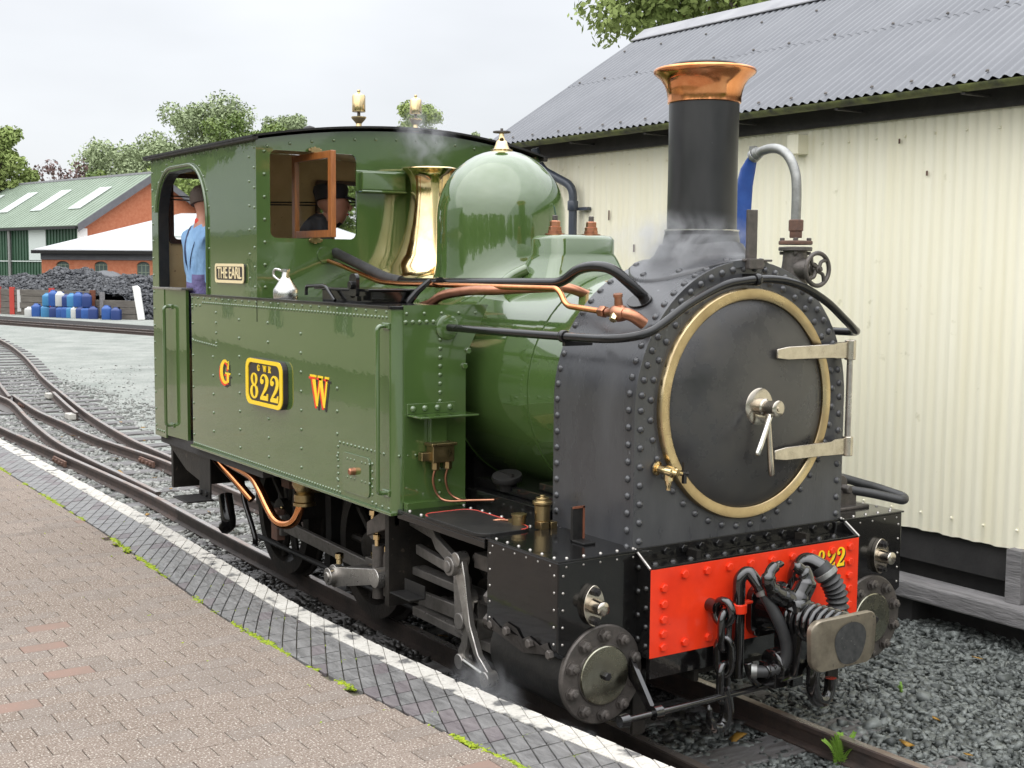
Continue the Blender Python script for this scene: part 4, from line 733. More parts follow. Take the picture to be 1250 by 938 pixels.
# screw link chain
eye = obj('chain_eye', MB().cyl((-.02, -.295, .718), (.05, -.295, .715), .03, 14), 'blackgloss', L, 40)
torus(e2 := MB(), (.075, -.285, .70), (1, .3, 0), (0, 0, 1), .04, .05, .018); obj('eye_ring', e2, 'blackgloss', eye, 60)
z = .625
for k in range(3):
    m_ = MB(); ax = (.75, .66, 0) if k % 2 else (.3, -.95, 0)
    m_.tube([V(.085, -.285, z) + Vector(ax).normalized() * (.030 * math.cos(t)) + V(0, 0, .050 * math.sin(t) + (.030 if math.sin(t) > 0 else -.030)) for t in [2 * PI * i / 20 for i in range(20)]], .0165, 8, closed=True)
    obj('chain_link', m_, 'blackgloss', eye, 60); z -= .112
hkc = spline([(.085, -.285, .375), (.085, -.268, .32), (.085, -.262, .265), (.083, -.282, .218), (.082, -.322, .212), (.082, -.352, .25), (.082, -.362, .32)], 6)
obj('chain_hook', MB().tube(hkc, [.030] * 18 + [.027] * 8 + [.022] * 5 + [.016] * 4 + [.009, .005], 10), 'blackgloss', eye, 60)
hkr = spline([(.30, .03, .47), (.30, .02, .40), (.30, .04, .335), (.30, .085, .32), (.30, .12, .35), (.30, .125, .41)], 6)
obj('drawbar_hook', MB().tube(hkr, [.03] * 20 + [.026] * 11, 10), 'blackgloss', L, 60)
# left steam pipe with swan neck and hose
sp1 = obj('steam_heat_pipe', MB().tube(fillet([(.06, -.185, .40), (.06, -.185, .83), (.075, -.15, .862), (.12, -.125, .80)], .05), .027, 14).cyl((.12, -.125, .80), (.128, -.12, .785), .033, 14), 'blackgloss', L, 60)
hs = obj('rubber_hose', MB().tube(spline([(.125, -.122, .795), (.17, -.09, .70), (.20, -.055, .60), (.21, -.045, .52), (.20, -.06, .465), (.165, -.10, .44), (.125, -.15, .437)], 8), .026, 14), 'rubber', sp1, 60)
obj('hose_clip', MB().lathe([(.031, -.012), (.031, .012)], (.132, -.118, .778), (.3, .3, -1), 16).lathe([(.031, -.012), (.031, .012)], (.125, -.148, .438), (1, 1, 0), 16), 'galv', hs, 40)
obj('pipe_strap', MB().lathe([(.036, -.02), (.036, .02)], (.06, -.185, .70), (0, 0, 1), 18).box(0, .05, -.20, -.17, .685, .715).box(.04, .07, -.26, -.11, .712, .724), 'red', sp1, 40, bev=.003)
# right vacuum pipe with ribbed hose
vp = obj('vacuum_pipe', MB().tube(fillet([(.05, .165, .60), (.05, .165, .81), (.075, .195, .868), (.13, .235, .835)], .055, 8), .040, 16), 'blackgloss', L, 60)
path = spline([(.12, .228, .842), (.155, .258, .79), (.17, .29, .72), (.172, .30, .62), (.17, .295, .52)], 14); rr = [.044 + .007 * math.cos(i * 2 * PI / 4) if i > 11 else .046 for i in range(len(path))]
obj('ribbed_hose', MB().tube(path, rr, 16), 'rubber', vp, 50)
obj('hose_clip', MB().lathe([(.052, -.012), (.054, -.01), (.054, .01), (.052, .012)], (.145, .248, .81), (.5, .45, -.9), 18), 'galv', vp, 40)
obj('pipe_strap', MB().box(0, .06, .17, .26, .66, .70).lathe([(.025, 0), (.025, .03)], (.0, .30, .72), (1, 0, 0), 14), 'red', vp, bev=.003)
lowp = MB().lathe([(.06, -.10), (.075, -.09), (.075, .03), (.06, .05), (.04, .09)], (.16, .02, .46), (.1, 1, .1), 18).cbox((.15, -.06, .42), (.05, .04, .05)).cyl((.16, -.12, .44), (.16, .05, .45), .03, 12).lathe([(.09, 0), (.10, .02), (.10, .06), (.06, .09)], (.20, .09, .50), (.6, .6, -.2), 18).box(.10, .13, -.02, .02, .34, .48).tube(spline([(.10, -.16, .47), (.11, -.15, .42), (.10, -.10, .37)], 5), .022, 8)
obj('lower_coupler', lowp, 'blackgloss', L, 40, bev=.004)
obj('cross_rod', MB().cyl((.10, -.84, .345), (.10, .14, .352), .0135, 10).lathe([(.03, -.02), (.03, .02)], (.10, -.66, .348), (0, 1, 0), 10).cbox((.10, .12, .36), (.02, .03, .035)).lathe([(.025, -.02), (.028, .02)], (.10, -.83, .346), (0, 1, 0), 10).prism([(-.06, .53), (.08, .36), (.115, .36), (.115, .33), (.07, .33), (-.10, .47), (-.10, .53)], 'xz', -.67, -.65).box(-.04, -.02, -.6, .6, .44, .53), 'blackgloss', L, 40)
obj('guard_iron', MB().box(-.12, -.10, -.62, -.55, .18, .53).box(-.12, -.10, .55, .62, .18, .53).box(-.6, -.06, -.30, .30, .40, .53), 'sooty', L, bev=.004)

# ------------------------------------------------------------------ oil can on the tank
oc = thing('oil_can', 'small bright metal oil can with conical top on the side tank', 'oil can', (-2.80, -.985, 1.94))
X0, Y0, Z0 = -2.80, -.985, 1.94
obj('can_body', MB().lathe([(.068, 0), (.07, .004), (.07, .052), (.066, .058), (.022, .125), (.020, .150), (.026, .152), (.026, .166), (.018, .168)], (X0, Y0, Z0), (0, 0, 1), 28), 'tin', oc, 40)
obj('can_handle', MB().tube(spline([(X0 - .03, Y0 - .02, Z0 + .10), (X0 - .075, Y0 - .04, Z0 + .13), (X0 - .06, Y0 - .035, Z0 + .165), (X0 - .01, Y0 - .01, Z0 + .155)], 6), .008, 8), 'tin', oc, 60)
obj('can_spout', MB().tube([(X0 + .015, Y0, Z0 + .10), (X0 + .03, Y0 + .005, Z0 + .16)], [.012, .006], 8), 'brass', oc, 60)

# ------------------------------------------------------------------ people
def person(name, label, base, face, H, clothes, arms, head_yaw=0, lean=(0, 0), hd=(0, 0)):
    """one continuous skinned body; x forward, y to the body's left. arms: per side (elbow, wrist) offsets from the shoulder"""
    k = H / 1.78; x0, y0, z0 = base; cf, sf = math.cos(face), math.sin(face)
    def Wd(x, y, z): return (x0 + cf * x * k - sf * y * k, y0 + sf * x * k + cf * y * k, z0 + z * k)
    nodes, edges, rad = [], [], []
    def node(p, r, par=None):
        nodes.append(Wd(*p)); rad.append((r[0] * k, r[1] * k) if isinstance(r, tuple) else (r * k, r * k))
        if par is not None: edges.append((par, len(nodes) - 1))
        return len(nodes) - 1
    lx, ly = lean
    pv = node((0, 0, .98), (.155, .125)); wa = node((lx * .3, ly * .3, 1.12), (.15, .12), pv); ct = node((lx * .7, ly * .7, 1.32), (.175, .135), wa); ub = node((lx, ly, 1.44), (.15, .11), ct)
    hx, hz_ = hd; nk = node((lx * 1.1 + .012 + hx * .4, ly, 1.53 + hz_ * .5), .060, ub); hb = node((lx * 1.1 + .04 + hx, ly, 1.595 + hz_), (.074, .088), nk); hm = node((lx * 1.1 + .035 + hx, ly, 1.68 + hz_), (.096, .118), hb); ht = node((lx * 1.1 + .025 + hx, ly, 1.755 + hz_), (.085, .105), hm)
    wr = []
    for s, (el, wt) in zip((1, -1), arms):
        shd = node((lx, ly + s * .175, 1.43), .072, ub); e = node((lx + el[0], ly + s * .175 + el[1], 1.43 + el[2]), .052, shd); f = node((lx + wt[0], ly + s * .175 + wt[1], 1.43 + wt[2]), .036, e); wr.append((e, f))
        hp = node((0, s * .095, .86), .098, pv); kn = node((.03, s * .10, .50), .066, hp); an = node((-.02, s * .10, .10), .045, kn); node((.14, s * .11, .045), (.045, .035), an)
    me = bpy.data.meshes.new(name); me.from_pydata(nodes, edges, [])
    t = bpy.data.objects.new('tmp', me); COL.objects.link(t); m = t.modifiers.new('skin', 'SKIN'); t.modifiers.new('sub', 'SUBSURF').levels = 2
    for i, r in enumerate(rad): me.skin_vertices[0].data[i].radius = r
    me.skin_vertices[0].data[0].use_root = True
    ev_ = t.evaluated_get(bpy.context.evaluated_depsgraph_get()); bmz = bpy.data.meshes.new_from_object(ev_); bpy.data.objects.remove(t)
    bmz.materials.clear(); bmz.materials.append(M[clothes[0]]); bmz.materials.append(M[clothes[1]]); bmz.materials.append(M['skin']); bmz.materials.append(M['blackdull'])
    hn_ = Wd(lx * 1.1 + .03 + hd[0], ly, 1.68)
    for p in bmz.polygons:
        c = p.center; z = (c.z - z0) / k; p.use_smooth = True
        p.material_index = 2 if z > 1.50 + hd[1] * .35 and math.hypot(c.x - hn_[0], c.y - hn_[1]) < .135 * k else (0 if z > 1.13 else (1 if z > .11 else 3))
    for e, f in wr:
        pf = Vector(nodes[f]); pe = Vector(nodes[e])
        for p in bmz.polygons:
            if (p.center - pf).length < .055 * k: p.material_index = 2
    body = link(name, bmz, None, None, base); body.location = (0, 0, 0); WL[body.name] = Vector((0, 0, 0))
    tag(body, label, 'person')
    hc = Vector(Wd(lx * 1.1 + .03 + hd[0], ly, 1.68 + hd[1])); fw = Vector((math.cos(face + head_yaw), math.sin(face + head_yaw), 0)); sdv = Vector((-fw.y, fw.x, 0)); up_ = V(0, 0, 1)
    hp_ = lambda a, b, c: hc + (fw * a + sdv * b + up_ * c) * k
    obj('nose', MB().tube([hp_(.085, 0, .03), hp_(.112, 0, -.015), hp_(.10, 0, -.028)], [.008, .016, .012], 8), 'skin', body, 60)
    for s in (-1, 1):
        obj('ear', MB().tube([hp_(-.005, s * .078, .03), hp_(-.012, s * .09, .0), hp_(0, s * .08, -.032)], [.012, .018, .010], 8), 'skin', body, 60)
        obj('eye', MB().lathe([(.011, -.006), (.008, .005), (0, .008)], hp_(.082, s * .032, .022), fw, 8), 'whiteplastic', body, 60)
    obj('mouth', MB().tube([hp_(.088, -.022, -.055), hp_(.096, 0, -.054), hp_(.088, .022, -.055)], .006, 6), 'neckerchief', body, 60)
    # hands: palm and five fingers
    for e, f in wr:
        pe, pf = Vector(nodes[e]), Vector(nodes[f]); d = (pf - pe).normalized(); u = d.orthogonal().normalized(); w = d.cross(u)
        hm_ = MB().tube([pf, pf + d * .05 * k, pf + d * .085 * k], [.030, .040, .036], 10)
        for q, (o_, ln_) in enumerate(((-.03, .060), (-.01, .072), (.01, .068), (.03, .052))):
            a = pf + d * .08 * k + u * o_ * k; hm_.tube([a, a + d * ln_ * .5 * k, a + d * ln_ * .8 * k + w * .02 * k, a + d * ln_ * .9 * k + w * .04 * k], [.010, .009, .0085, .006], 8)
        a = pf + d * .03 * k + u * .032 * k; hm_.tube([a, a + (d * .03 + u * .03 + w * .01) * k, a + (d * .06 + u * .035 + w * .02) * k], [.013, .010, .007], 8)
        obj('hand', hm_, 'skin', body, 60)
    return body, hp_, k, Wd
b1, hp_, k, Wd = person('person', 'person in pale blue shirt and purple trousers standing in the cab doorway, seen from behind', (-4.44, -.86, .95), R(98), 1.70, ('shirt', 'trousers'), (((.02, .05, -.28), (.20, .0, -.38)), ((.0, -.06, -.28), (.14, -.06, -.46))))
obj('hair', MB().lathe([(.094, -.035), (.098, .01), (.088, .05), (.062, .082), (.03, .094), (0, .097)], hp_(-.018, 0, .01), (-.25, 0, 1), 24), 'hair', b1, 60)
for s in (-1, 1): obj('brace_strap', MB().sweep([(-.013, -.004), (.013, -.004), (.013, .004), (-.013, .004)], spline([Wd(-.095, s * .02, 1.12), Wd(-.112, s * .035, 1.25), Wd(-.100, s * .06, 1.38), Wd(-.062, s * .075, 1.475), Wd(.0, s * .105, 1.50), Wd(.09, s * .10, 1.42)], 6)), 'strap', b1, 60)
obj('neckerchief', MB().lathe([(.062, -.025), (.072, -.01), (.070, .012), (.060, .025)], Wd(.018, 0, 1.53), (.1, 0, 1), 20), 'neckerchief', b1, 60)
b2, hp2, k, Wd2 = person('person', 'person in dark clothes and a peaked cap, in profile behind the cab front window', (-3.56, -.52, .95), R(62), 1.77, ('darkcloth', 'darkcloth'), (((.05, .06, -.28), (.28, .0, -.30)), ((.12, -.10, -.26), (.36, -.02, -.24))), 0, (.08, 0), (.06, -.12))
cpm = MB().lathe([(.100, -.01), (.104, .02), (.112, .05), (.105, .078), (.06, .095), (0, .098)], hp2(-.01, 0, .045), (-.12, 0, 1), 24)
obj('cap', cpm, 'darkcloth', b2, 50)
a_ = [hp2(.08 + .085 * math.cos(R(t)), .085 * math.sin(R(t)), .048 - .02 * math.cos(R(t))) for t in range(-90, 91, 15)]
obj('cap_peak', MB().add([tuple(p) for p in a_] + [tuple(p + V(0, 0, .012)) for p in a_], [tuple(range(13)), tuple(range(25, 12, -1))] + [(i, i + 1, 14 + i, 13 + i) for i in range(12)] + [(12, 0, 13, 25)]), 'darkcloth', b2)
# ------------------------------------------------------------------ ground and platform
def sheet(name, poly, z, m, kind='structure'): return tag(obj(name, MB().add([(x, y, z) for x, y in poly], [tuple(range(len(poly)))]), m), kind=kind)
gv = []
sheet('ground', [(-700, -700), (700, -700), (700, 700), (-700, 700)], -.08, 'yardground')
sheet('cess', [(-7.5, -1.4), (-6.8, -.5), (-6.2, -.1), (-5.4, .45), (-5.6, 1.2), (-4.6, 1.9), (-3.0, 2.2), (-2.0, 1.4), (-1.2, .95), (.2, .72), (2.5, .66), (4, .6), (4, -1.4)], -.076, 'cessground')
EX = np.array([-60, -20, -9.3, -5.6, -4.33, -3.13, -2.03, -1.65, -.89, -.43, 0, .33, .67, 1.5, 4]); EY = np.array([-1.3, -1.2, -1.18, -1.19, -1.195, -1.24, -1.282, -1.275, -1.237, -1.195, -1.147, -1.10, -1.06, -.98, -.9])
xs_ = np.linspace(-60, 4, 1281); ys_ = np.interp(xs_, EX, EY); ker = np.hanning(15); ker /= ker.sum(); ys_ = np.convolve(np.pad(ys_, 7, 'edge'), ker, 'valid')
def ye(x): return float(np.interp(x, xs_, ys_))
PZ = .40
pe_ = [(x, ye(x) - .004) for x in list(np.linspace(-60, -12, 25)) + list(np.linspace(-11.7, 4, 80))]
plat = tag(obj('platform', MB().prism(pe_ + [(4, -14), (-60, -14)], 'xy', -.1, PZ - .018), 'joint'), kind='structure')
CAMP = np.array((3.98669, -3.95138, 2.14)); CXv, CUv, CBv = np.array(cx), np.array(cu), np.array(cb)
def seen(p, mx=.42, my=.32):
    d = np.asarray(p) - CAMP; z = -d @ CBv
    return z > .3 and abs(d @ CXv / z) < mx and abs(d @ CUv / z) < my
def near(p): return float(np.linalg.norm(np.asarray(p) - CAMP))
def clip(poly, f):
    """keep the part of a polygon where the linear function f >= 0"""
    o = []
    for i in range(len(poly)):
        a, b = poly[i], poly[(i + 1) % len(poly)]; fa, fb = f(a), f(b)
        if fa >= 0: o.append(a)
        if (fa >= 0) != (fb >= 0): t = fa / (fa - fb); o.append((a[0] + (b[0] - a[0]) * t, a[1] + (b[1] - a[1]) * t))
    return o
def area(p): return abs(sum(p[i][0] * p[i - 1][1] - p[i - 1][0] * p[i][1] for i in range(len(p)))) / 2
def tile(poly, z0, z1, inset, cham=.004, tilt=.0):
    """polygon tile with chamfered rim; poly in the plane"""
    c = np.mean(poly, 0); P = np.array(poly); d = P - c; n = len(poly)
    rr_ = np.linalg.norm(d, axis=1, keepdims=True); a = c + d * (1 - inset / np.maximum(rr_, .02)); b = c + d * (1 - (inset + cham) / np.maximum(rr_, .02))
    tz = lambda q: z1 + tilt * float((q - c)[0]) + tilt * .7 * float((q - c)[1])
    vs = [(p[0], p[1], z0) for p in a] + [(p[0], p[1], tz(p) - cham * .8) for p in a] + [(p[0], p[1], tz(p)) for p in b]
    fs = [(k * n + i, k * n + (i + 1) % n, (k + 1) * n + (i + 1) % n, (k + 1) * n + i) for k in (0, 1) for i in range(n)] + [tuple(2 * n + i for i in range(n))]
    return vs, fs
def lay(items, name, rest, parent, cap=300):
    """items: (distance, vertices, faces, material); nearest ones are single pieces, the rest one mesh per material"""
    items.sort(key=lambda t: t[0]); acc = {}
    for i, (d, vs, fs, m) in enumerate(items):
        if i < cap: link(name, MB().add(vs, fs).mesh(name), m, parent)
        else: acc.setdefault(m, MB()).add(vs, fs)
    for m, mb in acc.items(): obj(rest, mb, m, parent, kind='stuff')
dark, white = [], []
PX, PA, SL = .131, .142, .50
for i in range(-150, 30):
    x0, x1 = i * PX, (i + 1) * PX; e0 = ye((x0 + x1) / 2); es = (ye(x1) - ye(x0)) / PX
    for j in range(-8, 9):
        c0 = round((x0) / PA) * PA + j * PA; c1 = c0 + PA
        T = lambda x, c: SL * (x - c)
        par = [(x0, T(x0, c1)), (x1, T(x1, c1)), (x1, T(x1, c0)), (x0, T(x0, c0))]
        for lo_, hi_, lst in ((.010 * rng.random() - .003, .112 + .006 * rng.random(), white), (.117, .405, dark)):
            q = clip(clip(par, lambda p: p[1] - lo_), lambda p: hi_ - p[1])
            if len(q) < 3 or area(q) < 2.5e-4: continue
            w = [(x, ye(x) - t) for x, t in q]; c = np.mean(w, 0)
            m = 'whitepaint' if lst is white else ('edgebrickpurple' if rng.random() < .16 else 'edgebrick')
            vs, fs = tile(w, PZ - .03, PZ + .0025 * (rng.random() - .5), .0022 if lst is white else .0052, .003, .02 * (rng.random() - .5))
            lst.append((near((c[0], c[1], PZ)) + (0 if seen((c[0], c[1], PZ), .41) else 100), vs, fs, m))
lay(dark, 'edging_tile', 'edging_tiles_far', plat); lay(white, 'painted_edge_tile', 'painted_edge_far', plat)
pav = []; pm = {}
for i in range(-110, 50):
    xc = -1.505 + .1075 * i; off = .0985 if i % 2 else 0
    for j in range(-3, 24):
        y1 = -1.37 - .197 * j + off - .099; y0 = y1 - .197; lim = ye(xc) - .413
        if y0 > lim - .05: continue
        y1 = min(y1, lim); yc = (y0 + y1) / 2
        vis = seen((xc, yc, PZ), .41)
        r_ = rng.random(); m = 'paverpink' if r_ < .020 else ('pavergrey' if r_ < .3 else 'paver')
        w = [(xc - .0537, y0), (xc + .0537, y0), (xc + .0537, y1), (xc - .0537, y1)]
        zt = PZ + .0010 * (rng.random() - .5); tl = .008 * (rng.random() - .5); vs = []
        for gx, gy, zz in ((.0003, .0016, PZ - .03), (.0003, .0016, zt - .0022), (.0012, .0042, zt)): vs += [(p, q, zz + (tl * (p - xc) if zz == zt else 0)) for p, q in ((xc - .0537 + gx, y0 + gy), (xc + .0537 - gx, y0 + gy), (xc + .0537 - gx, y1 - gy), (xc - .0537 + gx, y1 - gy))]
        fs = [(k * 4 + i_, k * 4 + (i_ + 1) % 4, (k + 1) * 4 + (i_ + 1) % 4, (k + 1) * 4 + i_) for k in (0, 1) for i_ in range(4)] + [(8, 9, 10, 11)]
        pav.append((near((xc, yc, PZ)) + (0 if vis else 100), vs, fs, m))
lay(pav, 'paver', 'pavers_far', plat)
# moss in the joint between pavers and edging
P_ = []
x = -9.5
while x < .9:
    dens = max(0, math.sin(x * 3.1) + math.sin(x * 7.7 + 1) + .8 * math.sin(x * 23) + .35)
    for _ in range(int(dens * 11)):
        P_.append((x + rng.random() * .03, ye(x) - .408 + rng.normal() * .009, PZ - .003))
    x += .03
for _ in range(80):
    xx = rng.random() * 5 - 4.6; tt = .13 + rng.random() * .27
    if rng.random() < .5:
        xx = round(xx / PX) * PX
        for k in range(10): P_.append((xx + rng.normal() * .002, ye(xx) - tt - k * .006, PZ - .010))
for _ in range(300):
    i = rng.integers(-60, 12); P_.append((-1.505 + .1075 * i + .0537 + rng.normal() * .003, ye(-1.5 + .1 * i) - .43 - rng.random() ** 2 * 1.2, PZ - .006))
stones('moss', np.array(P_), .0080, 'moss', flat=.45)
# ------------------------------------------------------------------ railway track
trk = tag(link('railway_track', None, None, None, (-5, 0, -.08)), kind='structure')
RS = [(-.045, -.11), (.045, -.11), (.045, -.10), (.010, -.088), (.010, -.034), (.027, -.026), (.027, -.004), (.022, 0), (-.022, 0), (-.027, -.004), (-.027, -.026), (-.010, -.034), (-.010, -.088), (-.045, -.10)]
ZR = .05
def rail_(pts, par=trk, z=ZR, n=6, m='railside'):
    p = spline([(a, b, z) for a, b in pts], n); o = obj('rail', MB().sweep(RS, p), m, par)
    obj('running_surface', MB().sweep([(-.021, 0), (.021, 0), (.021, .0012), (-.021, .0012)], p), 'railtop', o); return o
rail_([(4, -.20), (2.2, -.30), (1, -.355), (.2, -.376)])
rail_([(.196, -.376), (-2, -.385), (-5, -.36), (-6.6, -.318)], m='railoily')
rail_([(-6.604, -.318), (-7.7, -.29), (-10.2, -.33), (-13.2, -.39), (-20, -.46), (-40, -.6)])
rail_([(4, .62), (2.2, .50), (1, .43), (0, .385), (-2, .38), (-5, .40), (-7.0, .42), (-8.5, .45), (-9.6, .46), (-11.5, .37), (-13.2, .42), (-14.8, .46), (-17.1, .66)])
rail_([(-7.5, -.20), (-8.7, -.18), (-10, -.17), (-11.6, -.10), (-13.9, .14), (-15.76, .38), (-16.9, .45), (-20, .42), (-40, .3)])
rail_([(-8.6, .56), (-9.7, .62), (-10.3, .64), (-11.4, .70), (-13.7, .93), (-16.6, 1.33), (-20.2, 1.86), (-23.2, 2.38), (-27, 3.0), (-31.7, 3.62), (-40, 4.4), (-60, 5.2)])
rail_([(-16.9, .56), (-18.8, .84), (-20.4, 1.10), (-23.4, 1.62), (-27.1, 2.24), (-31.8, 2.86), (-40, 3.64), (-60, 4.44)])
rail_([(-14.2, .86), (-15.4, 1.03), (-17.3, 1.32)])
obj('crossing_plate', MB().box(-17.8, -15.6, .22, .78, -.058, -.05), 'iron', trk, bev=.004)
for x, y in ((-14.3, .80), (-17.3, 1.26)): obj('check_rail_end', MB().box(x - .12, x + .12, y - .05, y + .05, -.05, .03), 'whitepaint', trk, bev=.01)
fpm = MB()
for x, y in ((-9.7, .42), (-16.0, .57), (-10.2, -.37)):
    f_ = MB().box(x - .24, x + .24, y - .032, y - .008, -.045, .018)
    for k in (-.18, -.07, .07, .18): f_.hexn((x + k, y - .032, -.012), (0, -1, 0), .018, .022)
    obj('fishplate', f_, 'rust', trk)
slp = []
def sleeper(x, y0, y1, a=0, m='sleeper', w=.115):
    c = ((x, (y0 + y1) / 2, -.09)); T = Matrix.Translation(c) @ Matrix.Rotation(a, 4, 'Z')
    h = (y1 - y0) / 2; mb = MB().box(-w, w, -h, h, -.05, .030 + .006 * rng.random(), T); obj('sleeper', mb, m, trk, bev=.008)
x = 1.7
while x > -22:
    a_ = .05 * (rng.random() - .5); far_ = max(0, min(1, (-x - 8) / 9)); sleeper(x, -.72 - .1 * rng.random(), .74 + far_ * 1.05 + .15 * rng.random(), a_); x -= .60 + .03 * rng.random()
ctr = spline([(-19.5, 1.35, 0), (-23.3, 2.0, 0), (-27, 2.62, 0), (-31.8, 3.24, 0), (-40, 4.02, 0), (-52, 4.6, 0)], 14); acc_ = 0
for a, b in zip(ctr, ctr[1:]):
    acc_ += (b - a).length
    if acc_ > .62: acc_ = 0; sleeper(b.x, b.y - .72, b.y + .72, math.atan2((b - a).y, (b - a).x) + PI)
for x in (-8.1, -9.0): obj('point_plate', MB().box(x - .2, x + .2, .44, .64, -.055, -.045).hexn((x, .55, -.045), (0, 0, 1), .03, .03), 'rust', trk, bev=.004)
sd2 = tag(link('far_siding', None, None, None, (-40, 7, -.08)), kind='structure')
for o_ in (0, .78): rail_([(-75 + o_ * -.27, -2.6 + o_), (-43.4 + o_ * -.27, 6.05 + o_), (-34.5 + o_ * -.27, 8.5 + o_), (-18, 13 + o_)], sd2, .02)
sheet('siding_path', [(-75, -2.0), (-43.7, 7.1), (-34.8, 9.5), (-20, 13.6), (-20.5, 15.4), (-36, 11.4), (-45, 9.2), (-76, .2)], -.072, 'cessground')
# ballast
def scat(n, x0, x1, y0, y1, z, f=None):
    P = np.stack([x0 + (x1 - x0) * rng.random(n), y0 + (y1 - y0) * rng.random(n), np.full(n, z) + .012 * rng.random(n)], 1)
    return P if f is None else P[f(P)]
stones('ballast', np.concatenate([scat(19000, -2.6, 1.7, .50, 2.75, -.074), scat(3600, -.7, 1.6, -.36, .38, -.079)]), .0175, 'stone')
stones('wet_ballast', np.concatenate([scat(6500, -5.9, 1.2, -1.28, -.42, -.073), scat(2500, -5.0, -.4, -.34, .40, -.074), scat(1500, -4, -.5, .42, 1.3, -.074)]), .020, 'stonedark')
stones('track_gravel', np.concatenate([scat(9000, -15, -5.2, -1.18, .85, -.078), scat(3500, -24, -13, -.9, 2.4, -.078)]), .024, 'stonepale')
def lean_ok(P): return (P[:, 1] > .75 + np.maximum(0, (-P[:, 0] - 10)) * .16) & (rng.random(len(P)) < np.exp(-np.maximum(0, -P[:, 0] - 7) / 7) * np.clip((6.5 - P[:, 1]) / 4, 0, 1))
stones('yard_gravel', scat(20000, -24, -5.2, .8, 6.5, -.082, lean_ok), .015, 'stonepale')
stones('loose_stones', np.concatenate([scat(90, -2.2, 1.2, .7, 2.5, -.06), scat(60, -9, -5.5, -1.1, -.45, -.06)]), .030, 'stone')
lv = scat(70, -9.5, .8, -1.1, 2.4, -.052); stones('fallen_leaves', np.concatenate([lv, scat(14, -14, -8, .0, 1.6, -.045)]), .026, 'leafautumn', flat=.12)
def sprig(name, label, c, h, n, m='weed', r0=.5):
    t = thing(name, label, 'weed', c); mb = MB(); sm_ = MB(); c = Vector(c)
    for k in range(n):
        a = rng.random() * 6.28; tip = c + V(math.cos(a) * h * r0 * (.3 + rng.random()), math.sin(a) * h * r0 * (.3 + rng.random()), h * (.6 + .5 * rng.random())); mid = c.lerp(tip, .5) + V(0, 0, h * .15)
        pth = spline([c, mid, tip], 9); sm_.tube(pth, .002, 4)
        for p, q in zip(pth[2:], pth[3:] + [tip]):
            d = (tip - c).normalized(); s_ = d.cross(V(0, 0, 1)).normalized()
            for sg in (-1, 1):
                ll = h * .20 * (1.15 - (p - c).length / (tip - c).length * .7); e = p + s_ * sg * ll + d * ll * .45
                mb.add([p, p + d * h * .035 + s_ * sg * ll * .5, e, p + s_ * sg * ll * .5 - d * h * .012], [(0, 1, 2, 3)])
    obj('fronds', mb, m, t); obj('stem', sm_, m, t); return t
sprig('fern', 'bright green ferny weed growing between the rails in front of the locomotive', (.16, .36, -.08), .15, 15)
sprig('weed', 'tiny green seedling alone in the grey ballast beside the shed', (-.32, 1.35, -.065), .06, 5)
sprig('weed', 'low green weed in the stones between the white platform edge and the sleepers', (-7.3, -.75, -.08), .14, 9)
# ------------------------------------------------------------------ corrugated shed
SH = thing('corrugated_shed', 'cream corrugated iron shed with grey corrugated roof beside the locomotive', 'shed', (-1, 4.2, -.08))
PT = .076
def corr(n, amp, place, lens):
    """corrugated sheet: n flutes wide; place(u, offset, v) -> point; lens list of v values"""
    m = n * 6 + 1; vs = [place(PT * k / 6, amp * math.cos(2 * PI * k / 6), v) for v in lens for k in range(m)]
    fs = [(j * m + k, j * m + k + 1, (j + 1) * m + k + 1, (j + 1) * m + k) for j in range(len(lens) - 1) for k in range(m - 1)]
    return MB().add(vs, fs)
x = -5.86; i = 0
while x < 4.4:
    zb = .505 + .006 * (rng.random() - .5); yo = .0004 * (i % 2)
    w_ = corr(9, .0048, lambda u, o, v, x=x, zb=zb, yo=yo: (x + u, 2.6 - o - yo , (zb + .003 * math.sin(u * 37 + x * 9)) if v == 0 else .51 + v * 2.62), (0, .02, .5, 1.0))
    o = obj('wall_sheet', w_, 'shedcream', SH, 80); i += 1
    x += PT * 9 - .0
gab = MB().prism([(2.615, .5), (5.72, .5), (5.72, 3.1), (4.17, 4.30), (2.615, 3.1)], 'yz', -5.86, -5.84).box(-5.84, 4.4, 5.70, 5.72, .5, 3.1).prism([(2.615, .5), (5.72, .5), (5.72, 3.1), (4.17, 4.30), (2.615, 3.1)], 'yz', 4.38, 4.40)
obj('gable_wall', gab, 'shedcream', SH)
nl = MB()
for z in (.62, 2.96):
    for k in range(46): nl.rivet((-5.8 + k * .2281 + .004, 2.588, z + .01 * math.sin(k * 3.3)), (0, -1, 0), .010)
obj('wall_fixings', nl, 'shedcream', SH, 60, kind='stuff')
hm_ = MB()
for x, z, a, b in ((-4.45, 2.55, .007, .04), (-4.12, 2.28, .008, .03), (-1.5, 2.93, .006, .015), (-1.28, 2.72, .006, .015), (-2.55, 2.1, .005, .01)): hm_.box(x - a, x + a, 2.5845, 2.588, z - b, z + b)
obj('rust_spots', hm_, 'rust', SH)
SLP = math.atan2(4.375 - 3.195, 4.19 - 2.35); LN = math.hypot(1.18, 1.84); cs_, sn_ = math.cos(SLP), math.sin(SLP)
for tier, (v0, v1) in enumerate(((0, LN * .54), (LN * .50, LN))):
    x = -5.98; i = 0
    while x < 4.5:
        lift = .0025 * (tier) + .0005 * (i % 2)
        w_ = corr(10, .0105, lambda u, o, v, x=x, lift=lift: (x + u, 2.35 + cs_ * v - sn_ * (o + lift), 3.205 + sn_ * v + cs_ * (o + lift)), (v0, v1))
        obj('roof_sheet', w_, 'shedroof', SH, 80); x += PT * 10; i += 1
